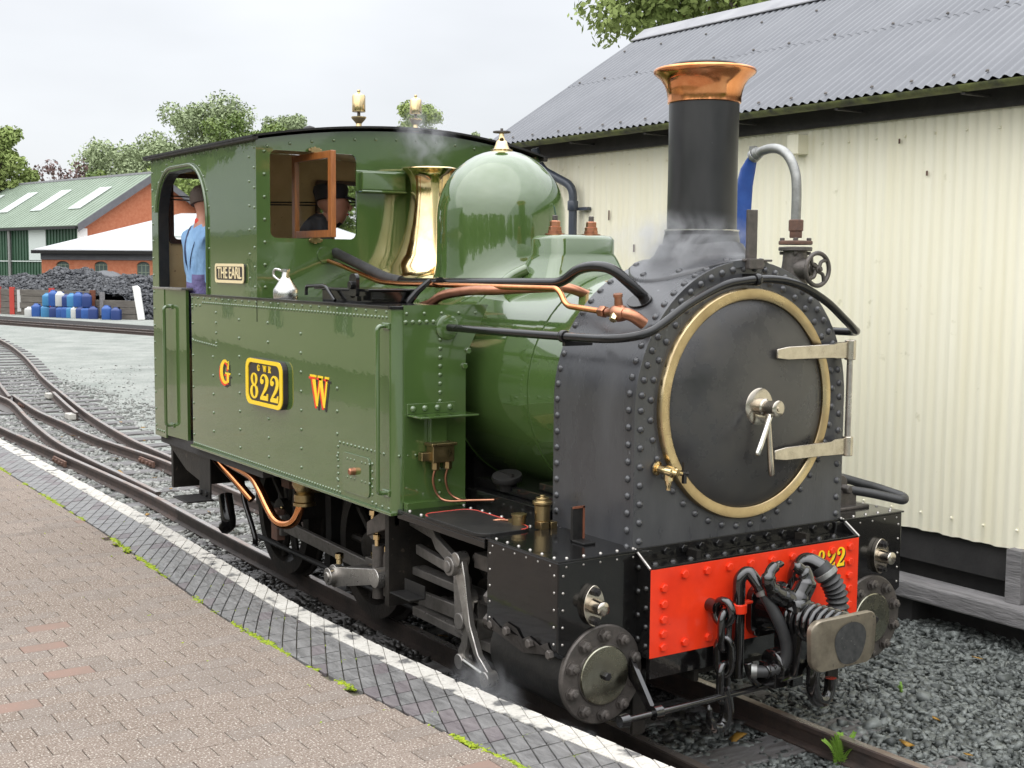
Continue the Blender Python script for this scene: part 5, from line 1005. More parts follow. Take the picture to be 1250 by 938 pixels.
w_ = MB().add([(-5.98, 4.19, 4.38), (4.5, 4.19, 4.38), (4.5, 6.03, 3.2), (-5.98, 6.03, 3.2)], [(0, 1, 2, 3)]); obj('roof_back', w_, 'shedroof', SH)
obj('roof_underside', MB().add([(-5.97, 2.36, 3.185), (4.5, 2.36, 3.185), (4.5, 4.19, 4.36), (-5.97, 4.19, 4.36)], [(0, 1, 2, 3)]), 'fascia', SH)
obj('ridge_cap', MB().sweep([(-.17, -.085), (0, .035), (.17, -.085), (.17, -.075), (0, .047), (-.17, -.075)], line((-6.0, 4.19, 4.385), (4.5, 4.19, 4.385), 12)), 'ridge', SH)
rb_ = MB()
for v, st_ in ((.07, .304), (LN * .515, .456), (LN * .80, .608)):
    k = 0; x = -5.8
    while x < 4.4:
        xx = round((x + .06 * math.sin(k * 5.1)) / PT) * PT - 5.98 % PT; o_ = .016
        rb_.lathe([(.013, 0), (.010, .006), (0, .012)], (xx, 2.35 + cs_ * v - sn_ * o_, 3.205 + sn_ * v + cs_ * o_), (0, -sn_, cs_), 6); x += st_; k += 1
obj('roof_bolts', rb_, 'iron', SH, kind='stuff')
gsec = [(.06 * math.cos(R(a)), .036 * math.sin(R(a))) for a in range(180, 361, 20)] + [(.055 * math.cos(R(a)), .031 * math.sin(R(a))) for a in range(360, 179, -20)]
gt = obj('gutter', MB().sweep(gsec, line((-5.95, 2.33, 3.185), (4.5, 2.33, 3.175), 30)), 'gutter', SH, 50)
for k in range(11): obj('gutter_bracket', MB().box(-5.6 + k * .95, -5.57 + k * .95, 2.32, 2.56, 3.130, 3.14), 'fascia', gt)
obj('fascia_board', MB().box(-5.9, 4.45, 2.555, 2.585, 3.065, 3.19), 'fascia', SH, bev=.004)
obj('verge_board', MB().add([(-6.0, 2.35, 3.11), (-6.0, 2.35, 3.19), (-6.0, 4.19, 4.37), (-6.0, 4.19, 4.27), (-5.97, 2.35, 3.11), (-5.97, 2.35, 3.19), (-5.97, 4.19, 4.37), (-5.97, 4.19, 4.27)], [(0, 1, 2, 3), (7, 6, 5, 4), (0, 4, 5, 1), (3, 2, 6, 7)]), 'fascia', SH)
dp = obj('downpipe', MB().tube(fillet([(-5.20, 2.36, 3.13), (-5.20, 2.42, 2.96), (-4.86, 2.52, 2.80), (-4.86, 2.52, .2)], .09), .036, 14), 'pvc', SH, 60)
obj('pipe_collar', MB().lathe([(.043, 0), (.046, .005), (.046, .075), (.043, .08)], (-4.86, 2.52, 2.60), (0, 0, 1), 18).lathe([(.043, 0), (.043, .06)], (-5.20, 2.39, 3.0), (0, 0, 1), 18).box(-4.83, -4.70, 2.55, 2.59, 2.60, 2.625), 'pvc', dp, 40)
obj('wall_block', MB().box(-2.38, -2.28, 2.50, 2.60, 2.90, 3.03), 'shedcream', SH, bev=.004)
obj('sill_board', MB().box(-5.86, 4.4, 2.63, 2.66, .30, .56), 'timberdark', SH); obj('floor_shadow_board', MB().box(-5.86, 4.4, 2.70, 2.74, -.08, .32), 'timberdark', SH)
for k, (a, b) in enumerate(((-5.86, -2.9), (-2.895, .85), (.855, 4.4))): obj('ground_beam', MB().box(a, b, 2.44, 2.64, .095, .205), 'timber', SH, bev=.012)
for x in (-3.7, -.52, 2.6): obj('timber_post', MB().box(x - .05, x + .05, 2.53, 2.63, .205, .52), 'timber', SH, bev=.004)
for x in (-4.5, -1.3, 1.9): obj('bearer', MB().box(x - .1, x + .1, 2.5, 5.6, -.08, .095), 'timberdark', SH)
stick = thing('timber_offcut', 'short weathered wooden offcut lying on the ballast under the shed beam', 'offcut', (-1.45, 2.25, -.07)); obj('board', MB().cbox((-1.45, 2.28, -.045), (.02, .14, .018), Matrix.Rotation(.35, 3, 'Z')), 'timber', stick, bev=.003)
# ------------------------------------------------------------------ water standpipe with blue hose
WP = thing('water_standpipe', 'grey hooped water pipe with rusty valve and blue hose behind the smokebox', 'water pipe', (-1.12, 1.3, -.08))
obj('riser', MB().cyl((-1.11, 1.3, -.08), (-1.11, 1.3, 2.02), .045, 14), 'iron', WP, 50)
obj('hooped_pipe', MB().tube(spline([(-1.115, 1.3, 2.36), (-1.115, 1.3, 2.56), (-1.13, 1.3, 2.66), (-1.18, 1.3, 2.745), (-1.25, 1.3, 2.79), (-1.33, 1.3, 2.80), (-1.41, 1.3, 2.785), (-1.46, 1.3, 2.762)], 6), .027, 14), 'galv', WP, 60)
obj('pipe_socket', MB().lathe([(.032, 2.30), (.034, 2.305), (.034, 2.335), (.040, 2.34), (.040, 2.395), (.034, 2.40)], (-1.112, 1.3, 0), (0, 0, 1), 18), 'rust', WP, 40)
for z, m in ((2.262, 'rust'), (2.228, 'iron')): obj('flange', MB().lathe([(.088, 0), (.092, .004), (.092, .018), (.088, .022), (.05, .024)], (-1.112, 1.3, z), (0, 0, 1), 28), m, WP, 40)
vbm = MB().lathe([(.055, 1.98), (.072, 2.04), (.075, 2.12), (.068, 2.18), (.066, 2.23)], (-1.112, 1.3, 0), (0, 0, 1), 20).lathe([(.06, 0), (.055, .05), (.036, .07), (.036, .10), (.014, .105), (.014, .15)], (-1.07, 1.3, 2.13), (1, 0, 0), 16)
for a in range(0, 360, 90): vbm.hexn((-1.112 + .072 * math.cos(R(a + 45)), 1.3 + .072 * math.sin(R(a + 45)), 2.285), (0, 0, 1), .013, .015).hexn((-1.112 + .072 * math.cos(R(a + 45)), 1.3 + .072 * math.sin(R(a + 45)), 2.225), (0, 0, -1), .013, .018)
vlv = obj('gate_valve', vbm, 'iron', WP, 40)
hwm = MB(); hc_ = V(-.945, 1.3, 2.128); hwm.tube([hc_ + V(0, .088 * math.cos(t), .088 * math.sin(t)) for t in [2 * PI * k / 32 for k in range(32)]], .0125, 8, closed=True)
for k in range(4):
    t = R(30 + 90 * k); hwm.tube(spline([hc_ + V(0, .015 * math.cos(t), .015 * math.sin(t)), hc_ + V(0, .05 * math.cos(t + .45), .05 * math.sin(t + .45)), hc_ + V(0, .086 * math.cos(t + .1), .086 * math.sin(t + .1))], 5), .010, 8)
hwm.lathe([(.02, -.015), (.02, .015), (.01, .02), (.01, .03)], hc_, (1, 0, 0), 12); obj('handwheel', hwm, 'iron', vlv, 50)
hm2 = MB(); pth = [(-1.455, 2.765), (-1.475, 2.745), (-1.50, 2.70), (-1.53, 2.60), (-1.55, 2.45), (-1.56, 2.25), (-1.565, 2.0), (-1.57, 1.6), (-1.57, 1.2)]; wd = [.032, .036, .05, .062, .075, .088, .098, .105, .108]; dp_ = [.032, .034, .034, .03, .028, .026, .025, .024, .024]; vs = []
for (x, z), a, b in zip(pth, wd, dp_): vs += [(x + a * math.cos(R(t)), 1.3 + b * math.sin(R(t)) + .006 * math.cos(R(2 * t)), z + (.02 * math.cos(R(t)) if z > 2.72 else 0)) for t in range(0, 360, 20)]
hm2.add(vs, [(i * 18 + j, i * 18 + (j + 1) % 18, (i + 1) * 18 + (j + 1) % 18, (i + 1) * 18 + j) for i in range(8) for j in range(18)] + [tuple(range(18)), tuple(8 * 18 + j for j in range(18))])
ho = obj('layflat_hose', hm2, 'bluehose', WP, 60)
obj('hose_clamp', MB().lathe([(.036, -.012), (.038, -.01), (.038, .01), (.036, .012)], (-1.455, 1.3, 2.768), (-.85, 0, -.5), 18).lathe([(.035, -.01), (.037, .01)], (-1.425, 1.3, 2.782), (-.85, 0, -.4), 18).cbox((-1.45, 1.29, 2.81), (.02, .012, .012)), 'galv', ho, 40)
# ------------------------------------------------------------------ far yard, laid out on an axis along the yard (a across, b away)
FV, RV, C0 = V(-.8332, .5530, 0), V(.5530, .8332, 0), V(3.98669, -3.95138, 0)
def yd(a, b, z): return tuple(C0 + FV * b + RV * a + V(0, 0, z))
YM = Matrix(((RV.x, FV.x, 0, C0.x), (RV.y, FV.y, 0, C0.y), (0, 0, 1, 0), (0, 0, 0, 1)))
def yobj(name, mb, *a, **k): return obj(name, mb.xf(YM), *a, **k)
GZ = -.08
# green roofed shed
GS = thing('green_shed', 'long shed with green corrugated roof, pale rooflights and red brick gable', 'shed', yd(-25, 76, GZ))
A0 = V(-25, 75, 0); ld, gd = V(-.707, .707, 0), V(.707, .707, 0); LL, GW, EZ, RZ = 34, 9.5, 4.35, 7.35
def gpt(u, w, z): return tuple(A0 + ld * u + gd * w + V(0, 0, z))
def quad(mb, ps, th=None): return mb.add(ps, [tuple(range(len(ps)))])
def slab(p0, p1, p2, p3, th):
    n = (Vector(p1) - Vector(p0)).cross(Vector(p3) - Vector(p0)).normalized() * th; a = [Vector(p) for p in (p0, p1, p2, p3)]
    return MB().add(a + [p + n for p in a], [(0, 1, 2, 3), (7, 6, 5, 4), (0, 4, 5, 1), (1, 5, 6, 2), (2, 6, 7, 3), (3, 7, 4, 0)])
def hexa(f, u0, u1, w0, w1, z0, z1): return MB().add([f(u, w, z) for u in (u0, u1) for w in (w0, w1) for z in (z0, z1)], [(0, 1, 3, 2), (4, 6, 7, 5), (0, 4, 5, 1), (2, 3, 7, 6), (0, 2, 6, 4), (1, 5, 7, 3)])
yobj('side_wall', hexa(gpt, 0, LL, 0, .2, GZ, EZ), 'greenclad', GS)
cl = MB()
for k in range(85): cl.add(hexa(gpt, .2 + k * .4, .27 + k * .4, -.05, .0, GZ, EZ - .1).v, [(0, 1, 3, 2), (4, 6, 7, 5), (0, 4, 5, 1), (2, 3, 7, 6), (0, 2, 6, 4), (1, 5, 7, 3)])
yobj('cladding_ribs', cl, 'greenclad', GS, kind='stuff')
gm = MB().add([gpt(.05, 0, GZ), gpt(.05, GW, GZ), gpt(.05, GW, EZ), gpt(.05, GW / 2, RZ), gpt(.05, 0, EZ), gpt(.35, 0, GZ), gpt(.35, GW, GZ), gpt(.35, GW, EZ), gpt(.35, GW / 2, RZ), gpt(.35, 0, EZ)], [(0, 1, 2, 3, 4), (9, 8, 7, 6, 5), (0, 5, 6, 1), (1, 6, 7, 2), (2, 7, 8, 3), (3, 8, 9, 4), (4, 9, 5, 0)])
yobj('brick_gable', gm, 'brick', GS); yobj('far_wall', hexa(gpt, .3, LL, GW - .2, GW, GZ, EZ), 'greenclad', GS)
def rpt(u, t, lift=0):   # t: 0 eave .. 1 ridge, near slope
    return gpt(u, -.35 + (GW / 2 + .35) * t, EZ - .22 + (RZ + .06 - EZ + .22) * t + lift)
rfm = slab(rpt(-.35, 0), rpt(LL, 0), rpt(LL, 1), rpt(-.35, 1), -.10); rfo = yobj('roof', rfm, 'greenroof', GS)
rg = MB()
for k in range(70):
    a = hexa(lambda u, w, z: rpt(u, w, z), -.3 + k * .49, -.22 + k * .49, .0, 1.0, .08, .15); rg.add(a.v, a.f)
yobj('roof_ribs', rg, 'greenroof', rfo, kind='stuff')
def bpt(u, t): return gpt(u, GW + .35 - (GW / 2 + .35) * t, EZ - .22 + (RZ + .06 - EZ + .22) * t)
yobj('roof', slab(bpt(-.35, 0), bpt(LL, 0), bpt(LL, 1), bpt(-.35, 1), .10), 'greenroof', GS)
yobj('verge_board', slab(rpt(-.40, 0, -.3), rpt(-.40, 1, -.3), rpt(-.40, 1, .16), rpt(-.40, 0, .16), .05), 'slate', GS)
vb_ = [gpt(-.42, GW + .35 - (GW / 2 + .35) * t, EZ - .22 + (RZ + .28 - EZ) * t + dz) for t, dz in ((0, -.3), (1, -.3), (1, .10), (0, .16))]; yobj('verge_board', slab(*vb_, .05), 'slate', GS)
yobj('ridge_cap', hexa(gpt, -.4, LL, GW / 2 - .2, GW / 2 + .2, RZ + .08, RZ + .2), 'ridge', rfo)
for u in (2.4, 7.6, 12.4, 17.5): yobj('rooflight', slab(rpt(u, .30, .16), rpt(u + 1.5, .30, .16), rpt(u + 1.5, .72, .16), rpt(u, .72, .16), -.04), 'skylight', rfo)
yobj('gutter', hexa(gpt, -.35, LL, -.5, -.33, EZ - .34, EZ - .2), 'blackdull', GS)
yobj('translucent_panel', hexa(gpt, 4.3, 6.6, -.09, -.06, 2.2, EZ - .2), 'skylight', GS); yobj('cladding_rail', hexa(gpt, 0, LL, -.10, -.07, 2.1, 2.16), 'skylight', GS)
yobj('downpipe', MB().cyl(gpt(9.2, -.15, GZ), gpt(9.2, -.15, EZ - .2), .11, 8), 'galv', GS); yobj('white_corner_post', hexa(gpt, -.15, .15, -.12, .35, 3.0, EZ - .3), 'whitepost', GS)
# low brick building with pale hipped roof
BB = thing('brick_building', 'low red brick building with pale hipped roof and small arched windows behind the coal', 'building', yd(-17, 68, GZ))
x0, x1, y0, y1, ez, rz = -23.4, -6.0, 64.3, 75, 2.72, 4.75
bm_ = MB().box(x0, x1, y0 + .25, y1, GZ, ez); yobj('brick_wall', bm_, 'brick', BB)
wins_ = [-22.35, -20.45, -18.35, -16.4, -14.4, -12.4, -10.4, -8.4]
fw_ = [(x0, .6)]
piers = MB(); prev = x0
arch_ = lambda c: [(c - .32, .9), (c + .32, .9), (c + .32, 1.95)] + [(c + .32 * math.cos(R(a)), 1.95 + .2 * math.sin(R(a))) for a in range(20, 161, 20)] + [(c - .32, 1.95)]
yobj('brick_wall', MB().prism([(x0, GZ), (x1, GZ), (x1, ez), (x0, ez)], 'xz', y0, y0 + .24, [arch_(c) for c in wins_]), 'brick', BB)
for c in wins_:
    wf = yobj('window', MB().prism(arch_(c), 'xz', y0 + .10, y0 + .13), 'darkpane', BB)
    b_ = MB().box(c - .32, c + .32, y0 + .06, y0 + .10, .9, .97)
    for dx in (-.30, -.1, .1, .30): b_.box(c + dx - .02, c + dx + .02, y0 + .07, y0 + .10, .9, 2.02)
    for dz in (1.25, 1.6, 1.95): b_.box(c - .32, c + .32, y0 + .075, y0 + .098, dz, dz + .04)
    yobj('frame', b_, 'greenroof', wf)
    yobj('brick_arch', MB().prism([(c + .42 * math.cos(R(a)), 1.93 + .34 * math.sin(R(a))) for a in range(10, 171, 20)] + [(c + .33 * math.cos(R(a)), 1.95 + .21 * math.sin(R(a))) for a in range(170, 9, -20)], 'xz', y0 - .02, y0 + .02), 'brick', BB)
e = .3; rpts = [(x0 - e, y0 - e, ez), (x1 + e, y0 - e, ez), (x1 + e, y1 + e, ez), (x0 - e, y1 + e, ez), (x0 + 5.6, (y0 + y1) / 2, rz), (x1 - 5.6, (y0 + y1) / 2, rz)]
rr_ = MB().add(rpts + [(a, b, c - .12) for a, b, c in rpts[:4]], [(0, 1, 5, 4), (1, 2, 5), (2, 3, 4, 5), (3, 0, 4), (0, 6, 7, 1), (1, 7, 8, 2), (2, 8, 9, 3), (3, 9, 6, 0), (9, 8, 7, 6)])
rfb = yobj('roof', rr_, 'whiteroof', BB)
for c in (-17.5, -13.5): yobj('rooflight', slab((c, y0 + 1.6, ez + .69), (c + 1.3, y0 + 1.6, ez + .69), (c + 1.9, y0 + 3.2, ez + 1.27), (c + .6, y0 + 3.2, ez + 1.27), .05), 'skylight', rfb)
yobj('gutter', MB().box(x0 - .35, x1 + .35, y0 - .45, y0 - .28, ez - .20, ez - .04), 'blackdull', BB); yobj('wall_plate', MB().box(x0 - .02, x1 + .02, y0 - .06, y0, ez - .5, ez - .2), 'slate', BB)
# coal heap, retaining wall and drums
wl = [(-27.5, 58.5), (-21.7, 54.7), (-20.84, 53.97), (-18.73, 52.67), (-16.51, 50.95), (-14.40, 49.6)]
def wall_y(a): return float(np.interp(a, [p[0] for p in wl], [p[1] for p in wl]))
ga, gb = np.linspace(-30, -9, 90), np.linspace(0, 10, 44); vs = []
def coal_h(a, t):
    top = np.interp(a, [-30, -24, -21.5, -20.3, -19.2, -17.6, -16, -13, -9], [1.35, 1.4, 1.45, 1.78, 1.78, 1.42, 1.52, 1.45, 1.4])
    front = 1.0 if a < -15.2 else max(.0, 1.0 - (a + 15.2) * .9)
    h = front * .92 + (top - front * .92) * min(1, t / 3.4) if t > .25 else front * .92
    h = min(h, max(0, (10 - t)) * .9); return float(h) + .07 * math.sin(a * 3.1 + t * 2) + .05 * math.sin(a * 7.3 - t * 5) + GZ
for b in gb:
    for a in ga: vs.append((a, wall_y(a) + .14 + b, coal_h(a, b) if b > 0 else coal_h(a, 0)))
na = len(ga); hm_ = MB().add(vs, [(j * na + i, j * na + i + 1, (j + 1) * na + i + 1, (j + 1) * na + i) for j in range(len(gb) - 1) for i in range(na - 1)])
coal = yobj('coal_heap', hm_, 'coal', None, 0); tag(coal, 'long heap of grey black coal lumps behind a low timber wall', 'coal', kind='stuff')
P_ = []
for _ in range(15000):
    a, t = -30 + 21 * rng.random(), .15 + 5.5 * rng.random() ** 1.2; P_.append(yd(a, wall_y(a) + .14 + t, coal_h(a, t) + .02))
stones('coal_lumps', np.array(P_), .070, 'coal', coal, .8)
CW = thing('coal_bay_wall', 'low wall of stacked dark sleepers with red posts holding back the coal', 'wall', yd(-18.5, 52.5, GZ))
for k in range(5):
    p, q = V(*wl[k], 0), V(*wl[k + 1], 0); d = (q - p).normalized(); n_ = V(-d.y, d.x, 0); hgt = 4
    for r_ in range(4):
        if k == 4 and r_ == 3: continue
        z = GZ + .01 + r_ * .262; j = .03 * (rng.random() - .5); e_ = V(0, 0, .246); s_ = n_ * .11 + n_ * j
        pp = [p + d * .03, q - d * .03]; zz = V(0, 0, z) - (V(0, 0, .06) if k == 4 else V(0, 0, 0))
        yobj('wall_sleeper', MB().add([pp[0] - s_ + zz, pp[1] - s_ + zz, pp[1] + s_ + zz, pp[0] + s_ + zz, pp[0] - s_ + zz + e_, pp[1] - s_ + zz + e_, pp[1] + s_ + zz + e_, pp[0] + s_ + zz + e_], [(0, 1, 2, 3), (7, 6, 5, 4), (0, 4, 5, 1), (1, 5, 6, 2), (2, 6, 7, 3), (3, 7, 4, 0)]), 'sleeperwall', CW)
for k, (a, b) in enumerate(wl[1:5]): yobj('wall_post', MB().box(a - .10, a + .10, b - .22, b - .10, GZ, 1.06 if k != 3 else 1.02), 'rustpost' if k == 3 else 'redpost', CW)
for a, m in ((-20.45, 'whiteplastic'), (-16.05, 'timber')): yobj('chalked_strip', MB().box(a - .10, a + .10, wall_y(a) - .15, wall_y(a) - .125, .05, .95), m, CW)
wpst = thing('leaning_post', 'white painted post leaning at the end of the coal wall', 'post', yd(-14.4, 49.4, GZ)); yobj('post', MB().prism([(-14.30, GZ), (-14.06, GZ + .02), (-14.22, 1.14), (-14.32, 1.24), (-14.50, 1.22)], 'xz', 49.25, 49.40), 'whitepost', wpst, bev=.02)
cans = {}
def jerrycan(a, b, z, m, label, rot=0.0, h=.50, w=.36):
    p = yd(a, b, z); t = thing('plastic_drum', label, 'drum', p, 'plastic drums stacked against the coal wall')
    if (m, h) not in cans:
        ring = [rrect(-w / 2 * s_, w / 2 * s_, -.14 * s_, .14 * s_, .05, 3) for s_ in (.94, 1, 1, .96, .62, .34)]; K = len(ring[0]); zs = (0, .03, h * .74, h * .84, h * .95, h)
        vs = [(p_, q_, zz) for r_, zz in zip(ring, zs) for p_, q_ in r_]
        me = MB().add(vs, [(i * K + j, i * K + (j + 1) % K, (i + 1) * K + (j + 1) % K, (i + 1) * K + j) for i in range(5) for j in range(K)] + [tuple(range(K)), tuple(5 * K + j for j in range(K))]).mesh('drum_body', 50)
        hd = MB().tube(fillet([(-w * .30, 0, h * .86), (-w * .28, 0, h * 1.02), (w * .12, 0, h * 1.02), (w * .16, 0, h * .95)], .04, 3), .022, 6).mesh('drum_handle', 60)
        cap_ = MB().lathe([(.05, 0), (.05, .05)], (w * .30, 0, h * .93), (0, 0, 1), 10).mesh('drum_cap', 40); cans[(m, h)] = (me, hd, cap_)
    for nm, me, mm in zip(('drum_body', 'drum_handle', 'drum_cap'), cans[(m, h)], (m, m, 'bluedark' if m != 'bluedark' else 'blackdull')):
        o = link(nm, me, mm, t, p); o.rotation_euler = (0, 0, math.atan2(RV.y, RV.x) + rot)
    return t
def da(px): return (px - 625) / 1575.
bot = [(36, 'whiteplastic', .36, 'small drum with a white label, leftmost of the bottom row by the coal wall'), (44.5, 'blueplastic', .50, 'mid blue drum second from the left of the bottom row'), (55.5, 'bluepale', .46, 'pale turquoise drum under the stacked pair on the left'), (65.5, 'bluedark', .44, 'navy drum below the tall upright blue one'), (74, 'blueplastic', .42, 'mid blue drum below the dirty white one'), (81, 'blueplastic', .45, 'blue drum beside the turquoise one in the bottom row'), (87, 'bluepale', .45, 'turquoise drum next to the narrow white one'), (92.5, 'whiteplastic', .45, 'narrow dirty white drum in the bottom row'), (98.5, 'bluedark', .45, 'navy drum right of the narrow white one'), (105, 'blueplastic', .44, 'mid blue drum second from the right end of the heap'), (113.5, 'bluedark', .47, 'navy drum ending the bottom row of the heap'), (130, 'blueplastic', .52, 'bright blue drum of the separate pair by the short wall'), (141.5, 'bluedark', .46, 'dark blue drum of the separate pair, nearest the white post')]
for k, (px, m, h, lab) in enumerate(bot):
    b = 2.22 * 1575 / (386.2 + (px - 36) * .042 - (318.8 + .0079 * px)); jerrycan(da(px) * b, b, GZ, m, lab, .5 * (rng.random() - .5), h)
topr = [(58, 'bluepale', .48, 'turquoise drum at the left of the upper row'), (65.5, 'blueplastic', .60, 'tall upright blue drum in the upper row'), (73.5, 'whiteplastic', .56, 'dirty white drum on top of the heap'), (82, 'bluedark', .46, 'navy drum right of the white one on top'), (88, 'bluepale', .50, 'turquoise drum in the middle of the upper row'), (96, 'blueplastic', .55, 'blue drum with white shoulder in the upper row'), (106, 'bluedark', .52, 'dark blue drum at the right of the upper row')]
for k, (px, m, h, lab) in enumerate(topr):
    b = 2.22 * 1575 / (386.2 + (px - 36) * .042 - (318.8 + .0079 * px)) + .06; jerrycan(da(px) * b, b, GZ + .45, m, lab, .5 * (rng.random() - .5), h)
# ------------------------------------------------------------------ trees
def foliage(name, centres, radii, n, size, m, parent, flat=.85, kind=None, fill=.5):
    """leaf quads spread through clumps"""
    centres = np.array(centres); radii = np.array(radii); w = radii ** 2; idx = rng.choice(len(centres), n, p=w / w.sum())
    d = rng.normal(size=(n, 3)); d /= np.linalg.norm(d, axis=1, keepdims=True); rr = (fill + (1 - fill) * rng.random((n, 1))) * (.85 + .3 * rng.random((n, 1)))
    c = centres[idx] + d * rr * radii[idx][:, None] * np.array([1, 1, flat])
    nrm = d * .8 + rng.normal(size=(n, 3)) * .7 + np.array([0, 0, .35]); nrm /= np.linalg.norm(nrm, axis=1, keepdims=True)
    u = np.cross(nrm, rng.normal(size=(n, 3))); u /= np.linalg.norm(u, axis=1, keepdims=True); v = np.cross(nrm, u); s = size * (.6 + .8 * rng.random((n, 1)))
    vs = np.stack([c - u * s, c - v * s * .55, c + u * s, c + v * s * .55], 1).reshape(-1, 3); f = np.arange(4 * n).reshape(-1, 4)
    return raw(name, vs, f, m, parent, kind, 4)
def tree(name, label, base, h, spread, n, size, m, clumps=34, trunk_h=.3, tr=.22, m2=None, sparse=1.0, seed=0, spiky=0):
    rs = np.random.default_rng(seed + 11); t = thing(name, label, 'tree', base, 'trees beyond the yard'); b = Vector(base); th = h * trunk_h
    tm = MB().tube(spline([b, b + V(.1, .05, th * .5), b + V(-.05, .1, th), b + V(.1, 0, h * .75)], 5), [tr * (1 - .045 * i) for i in range(16)], 8); cs_, rs_ = [], []
    for k in range(clumps):
        z = rs.random(); a = rs.random() * 6.283; prof = math.sin(PI * min(1, .12 + .88 * (1 - z) ** .8)) ** .6 if not spiky else (1 - z) ** .7 + .15
        rad = spread * prof * math.sqrt(rs.random()); c = b + V(rad * math.cos(a), rad * math.sin(a), th * .8 + (h - th * .8) * (.10 + .82 * z)); cs_.append(tuple(c)); rs_.append(spread * (.20 + .17 * rs.random()))
        if k < 16:
            s0 = b + V(0, 0, th * (.7 + .3 * rs.random()) + (h - th) * .45 * z); tm.tube([s0, s0.lerp(c, .5) + V(0, 0, .1 * spread), c], [tr * .38, tr * .22, tr * .07], 6)
    obj('trunk', tm, 'bark', t, 60); foliage('crown', cs_, rs_, int(n * sparse), size, m, t); return t
T_ = lambda px, b: yd((px - 625) / 1575 * b, b, GZ)
def hz(py, px, b): return 2.14 + (323.5 + .0079 * (px - 625) - py) / 1575 * b - GZ
for i, (nm, lab, px, py, b, sp_, n, sz, m) in enumerate([
    ('broadleaf_tree', 'yellow green tree cut by the left edge of the view beyond the green roof', 2, 152, 92, 2.3, 9000, .24, 'leaflight'),
    ('broadleaf_tree', 'pale green rounded tree rising just left of the cab roof corner', 168, 172, 118, 4.6, 9000, .26, 'leafhazed'),
    ('broadleaf_tree', 'tallest pale green tree behind the cab roof', 258, 126, 124, 5.6, 15000, .27, 'leafhazed'),
    ('broadleaf_tree', 'darker green tree between the tallest tree and the roof vent', 300, 138, 112, 3.6, 9000, .25, 'leaf'),
    ('broadleaf_tree', 'small leafy tree just behind the roof vent', 350, 137, 120, 2.9, 7000, .24, 'leafhazed'),
    ('broadleaf_tree', 'light green rounded tree behind the brass whistles', 510, 124, 105, 2.8, 8000, .22, 'leaflight'),
    ('broadleaf_tree', 'small pale tree top beside the shed roof corner', 592, 153, 120, 1.9, 4500, .22, 'leafhazed'),
    ('broadleaf_tree', 'low green tree behind the white roof seen through the cab', 235, 200, 100, 3.6, 6000, .25, 'leaflight'),
    ('broadleaf_tree', 'green tree behind the cab seen through its rear windows', 405, 190, 96, 4.2, 8000, .25, 'leaf'),
    ('broadleaf_tree', 'small reddish green tree above the green roof ridge', 108, 203, 104, 1.9, 3500, .22, 'leaf')]):
    tree(nm, lab, T_(px, b), hz(py, px, b), sp_, int(n * 2.2), sz * .62, m, clumps=64, seed=i)
tp = tree('purple_tree', 'thin purple leaved tree with bare branches above the green roof', T_(78, 100), hz(190, 78, 100), 2.6, 1300, .16, 'leafpurple', clumps=26, seed=51); tw = MB(); bs_ = Vector(T_(78, 100)) + V(0, 0, 5.5)
for k in range(46):
    a = rng.random() * 6.28; e_ = rng.random(); q = bs_ + V(math.cos(a) * 2.9 * e_, math.sin(a) * 2.9 * e_, 1.2 + 2.6 * (1 - e_ * .5) * rng.random() + .5); tw.tube([bs_ + V(0, 0, rng.random()), bs_.lerp(q, .5) + V(0, 0, .3), q], [.07, .04, .015], 5)
obj('twigs', tw, 'leafpurple', tp, kind='stuff')
# tree behind the corrugated shed
sb_ = Vector(yd(4.2, 19.8, GZ)); ts = thing('sycamore_tree', 'leafy green tree with a few orange leaves overhanging the corrugated shed roof', 'tree', sb_); cs_, rs_ = [], []
tm = MB().tube(spline([sb_, sb_ + V(.1, 0, 2), sb_ + V(0, .2, 4.2), sb_ + V(.2, .2, 7.5)], 5), [.26 - .012 * i for i in range(16)], 10)
for k in range(46):
    a = rng.random() * 6.28; r_ = 2.5 * math.sqrt(rng.random()); z = 6.0 + 3.4 * rng.random(); c = sb_ + V(r_ * math.cos(a), r_ * math.sin(a), z + .1); cs_.append(tuple(c)); rs_.append(.42 + .3 * rng.random()); tm.tube([sb_ + V(0, .1, 3.6 + 2 * rng.random()), sb_.lerp(c, .6) + V(0, 0, 2.0), c], [.08, .045, .012], 6)
for a, b, z, r_ in ((.78, 19.2, 5.85, .42), (1.05, 19.0, 6.3, .45), (1.35, 19.3, 5.75, .4), (1.75, 19.2, 6.1, .5), (2.3, 19.2, 6.2, .5), (2.9, 19.3, 6.3, .5), (.95, 19.5, 5.55, .28), (1.3, 19.0, 6.7, .5)): cs_.append(yd(a + .42, b, z)); rs_.append(r_)
obj('trunk', tm, 'bark', ts, 60); 
for k in range(52): cs_.append(yd(1.25 + 2.7 * rng.random(), 18.7 + 1.3 * rng.random(), 5.75 + 1.5 * rng.random())); rs_.append(.38 + .22 * rng.random())
foliage('crown', cs_, rs_, 30000, .060, 'leaflight', ts); foliage('autumn_leaves', cs_[-12:] + cs_[:6], (rs_[-12:] + rs_[:6]), 420, .07, 'leafautumn', ts, kind='stuff')
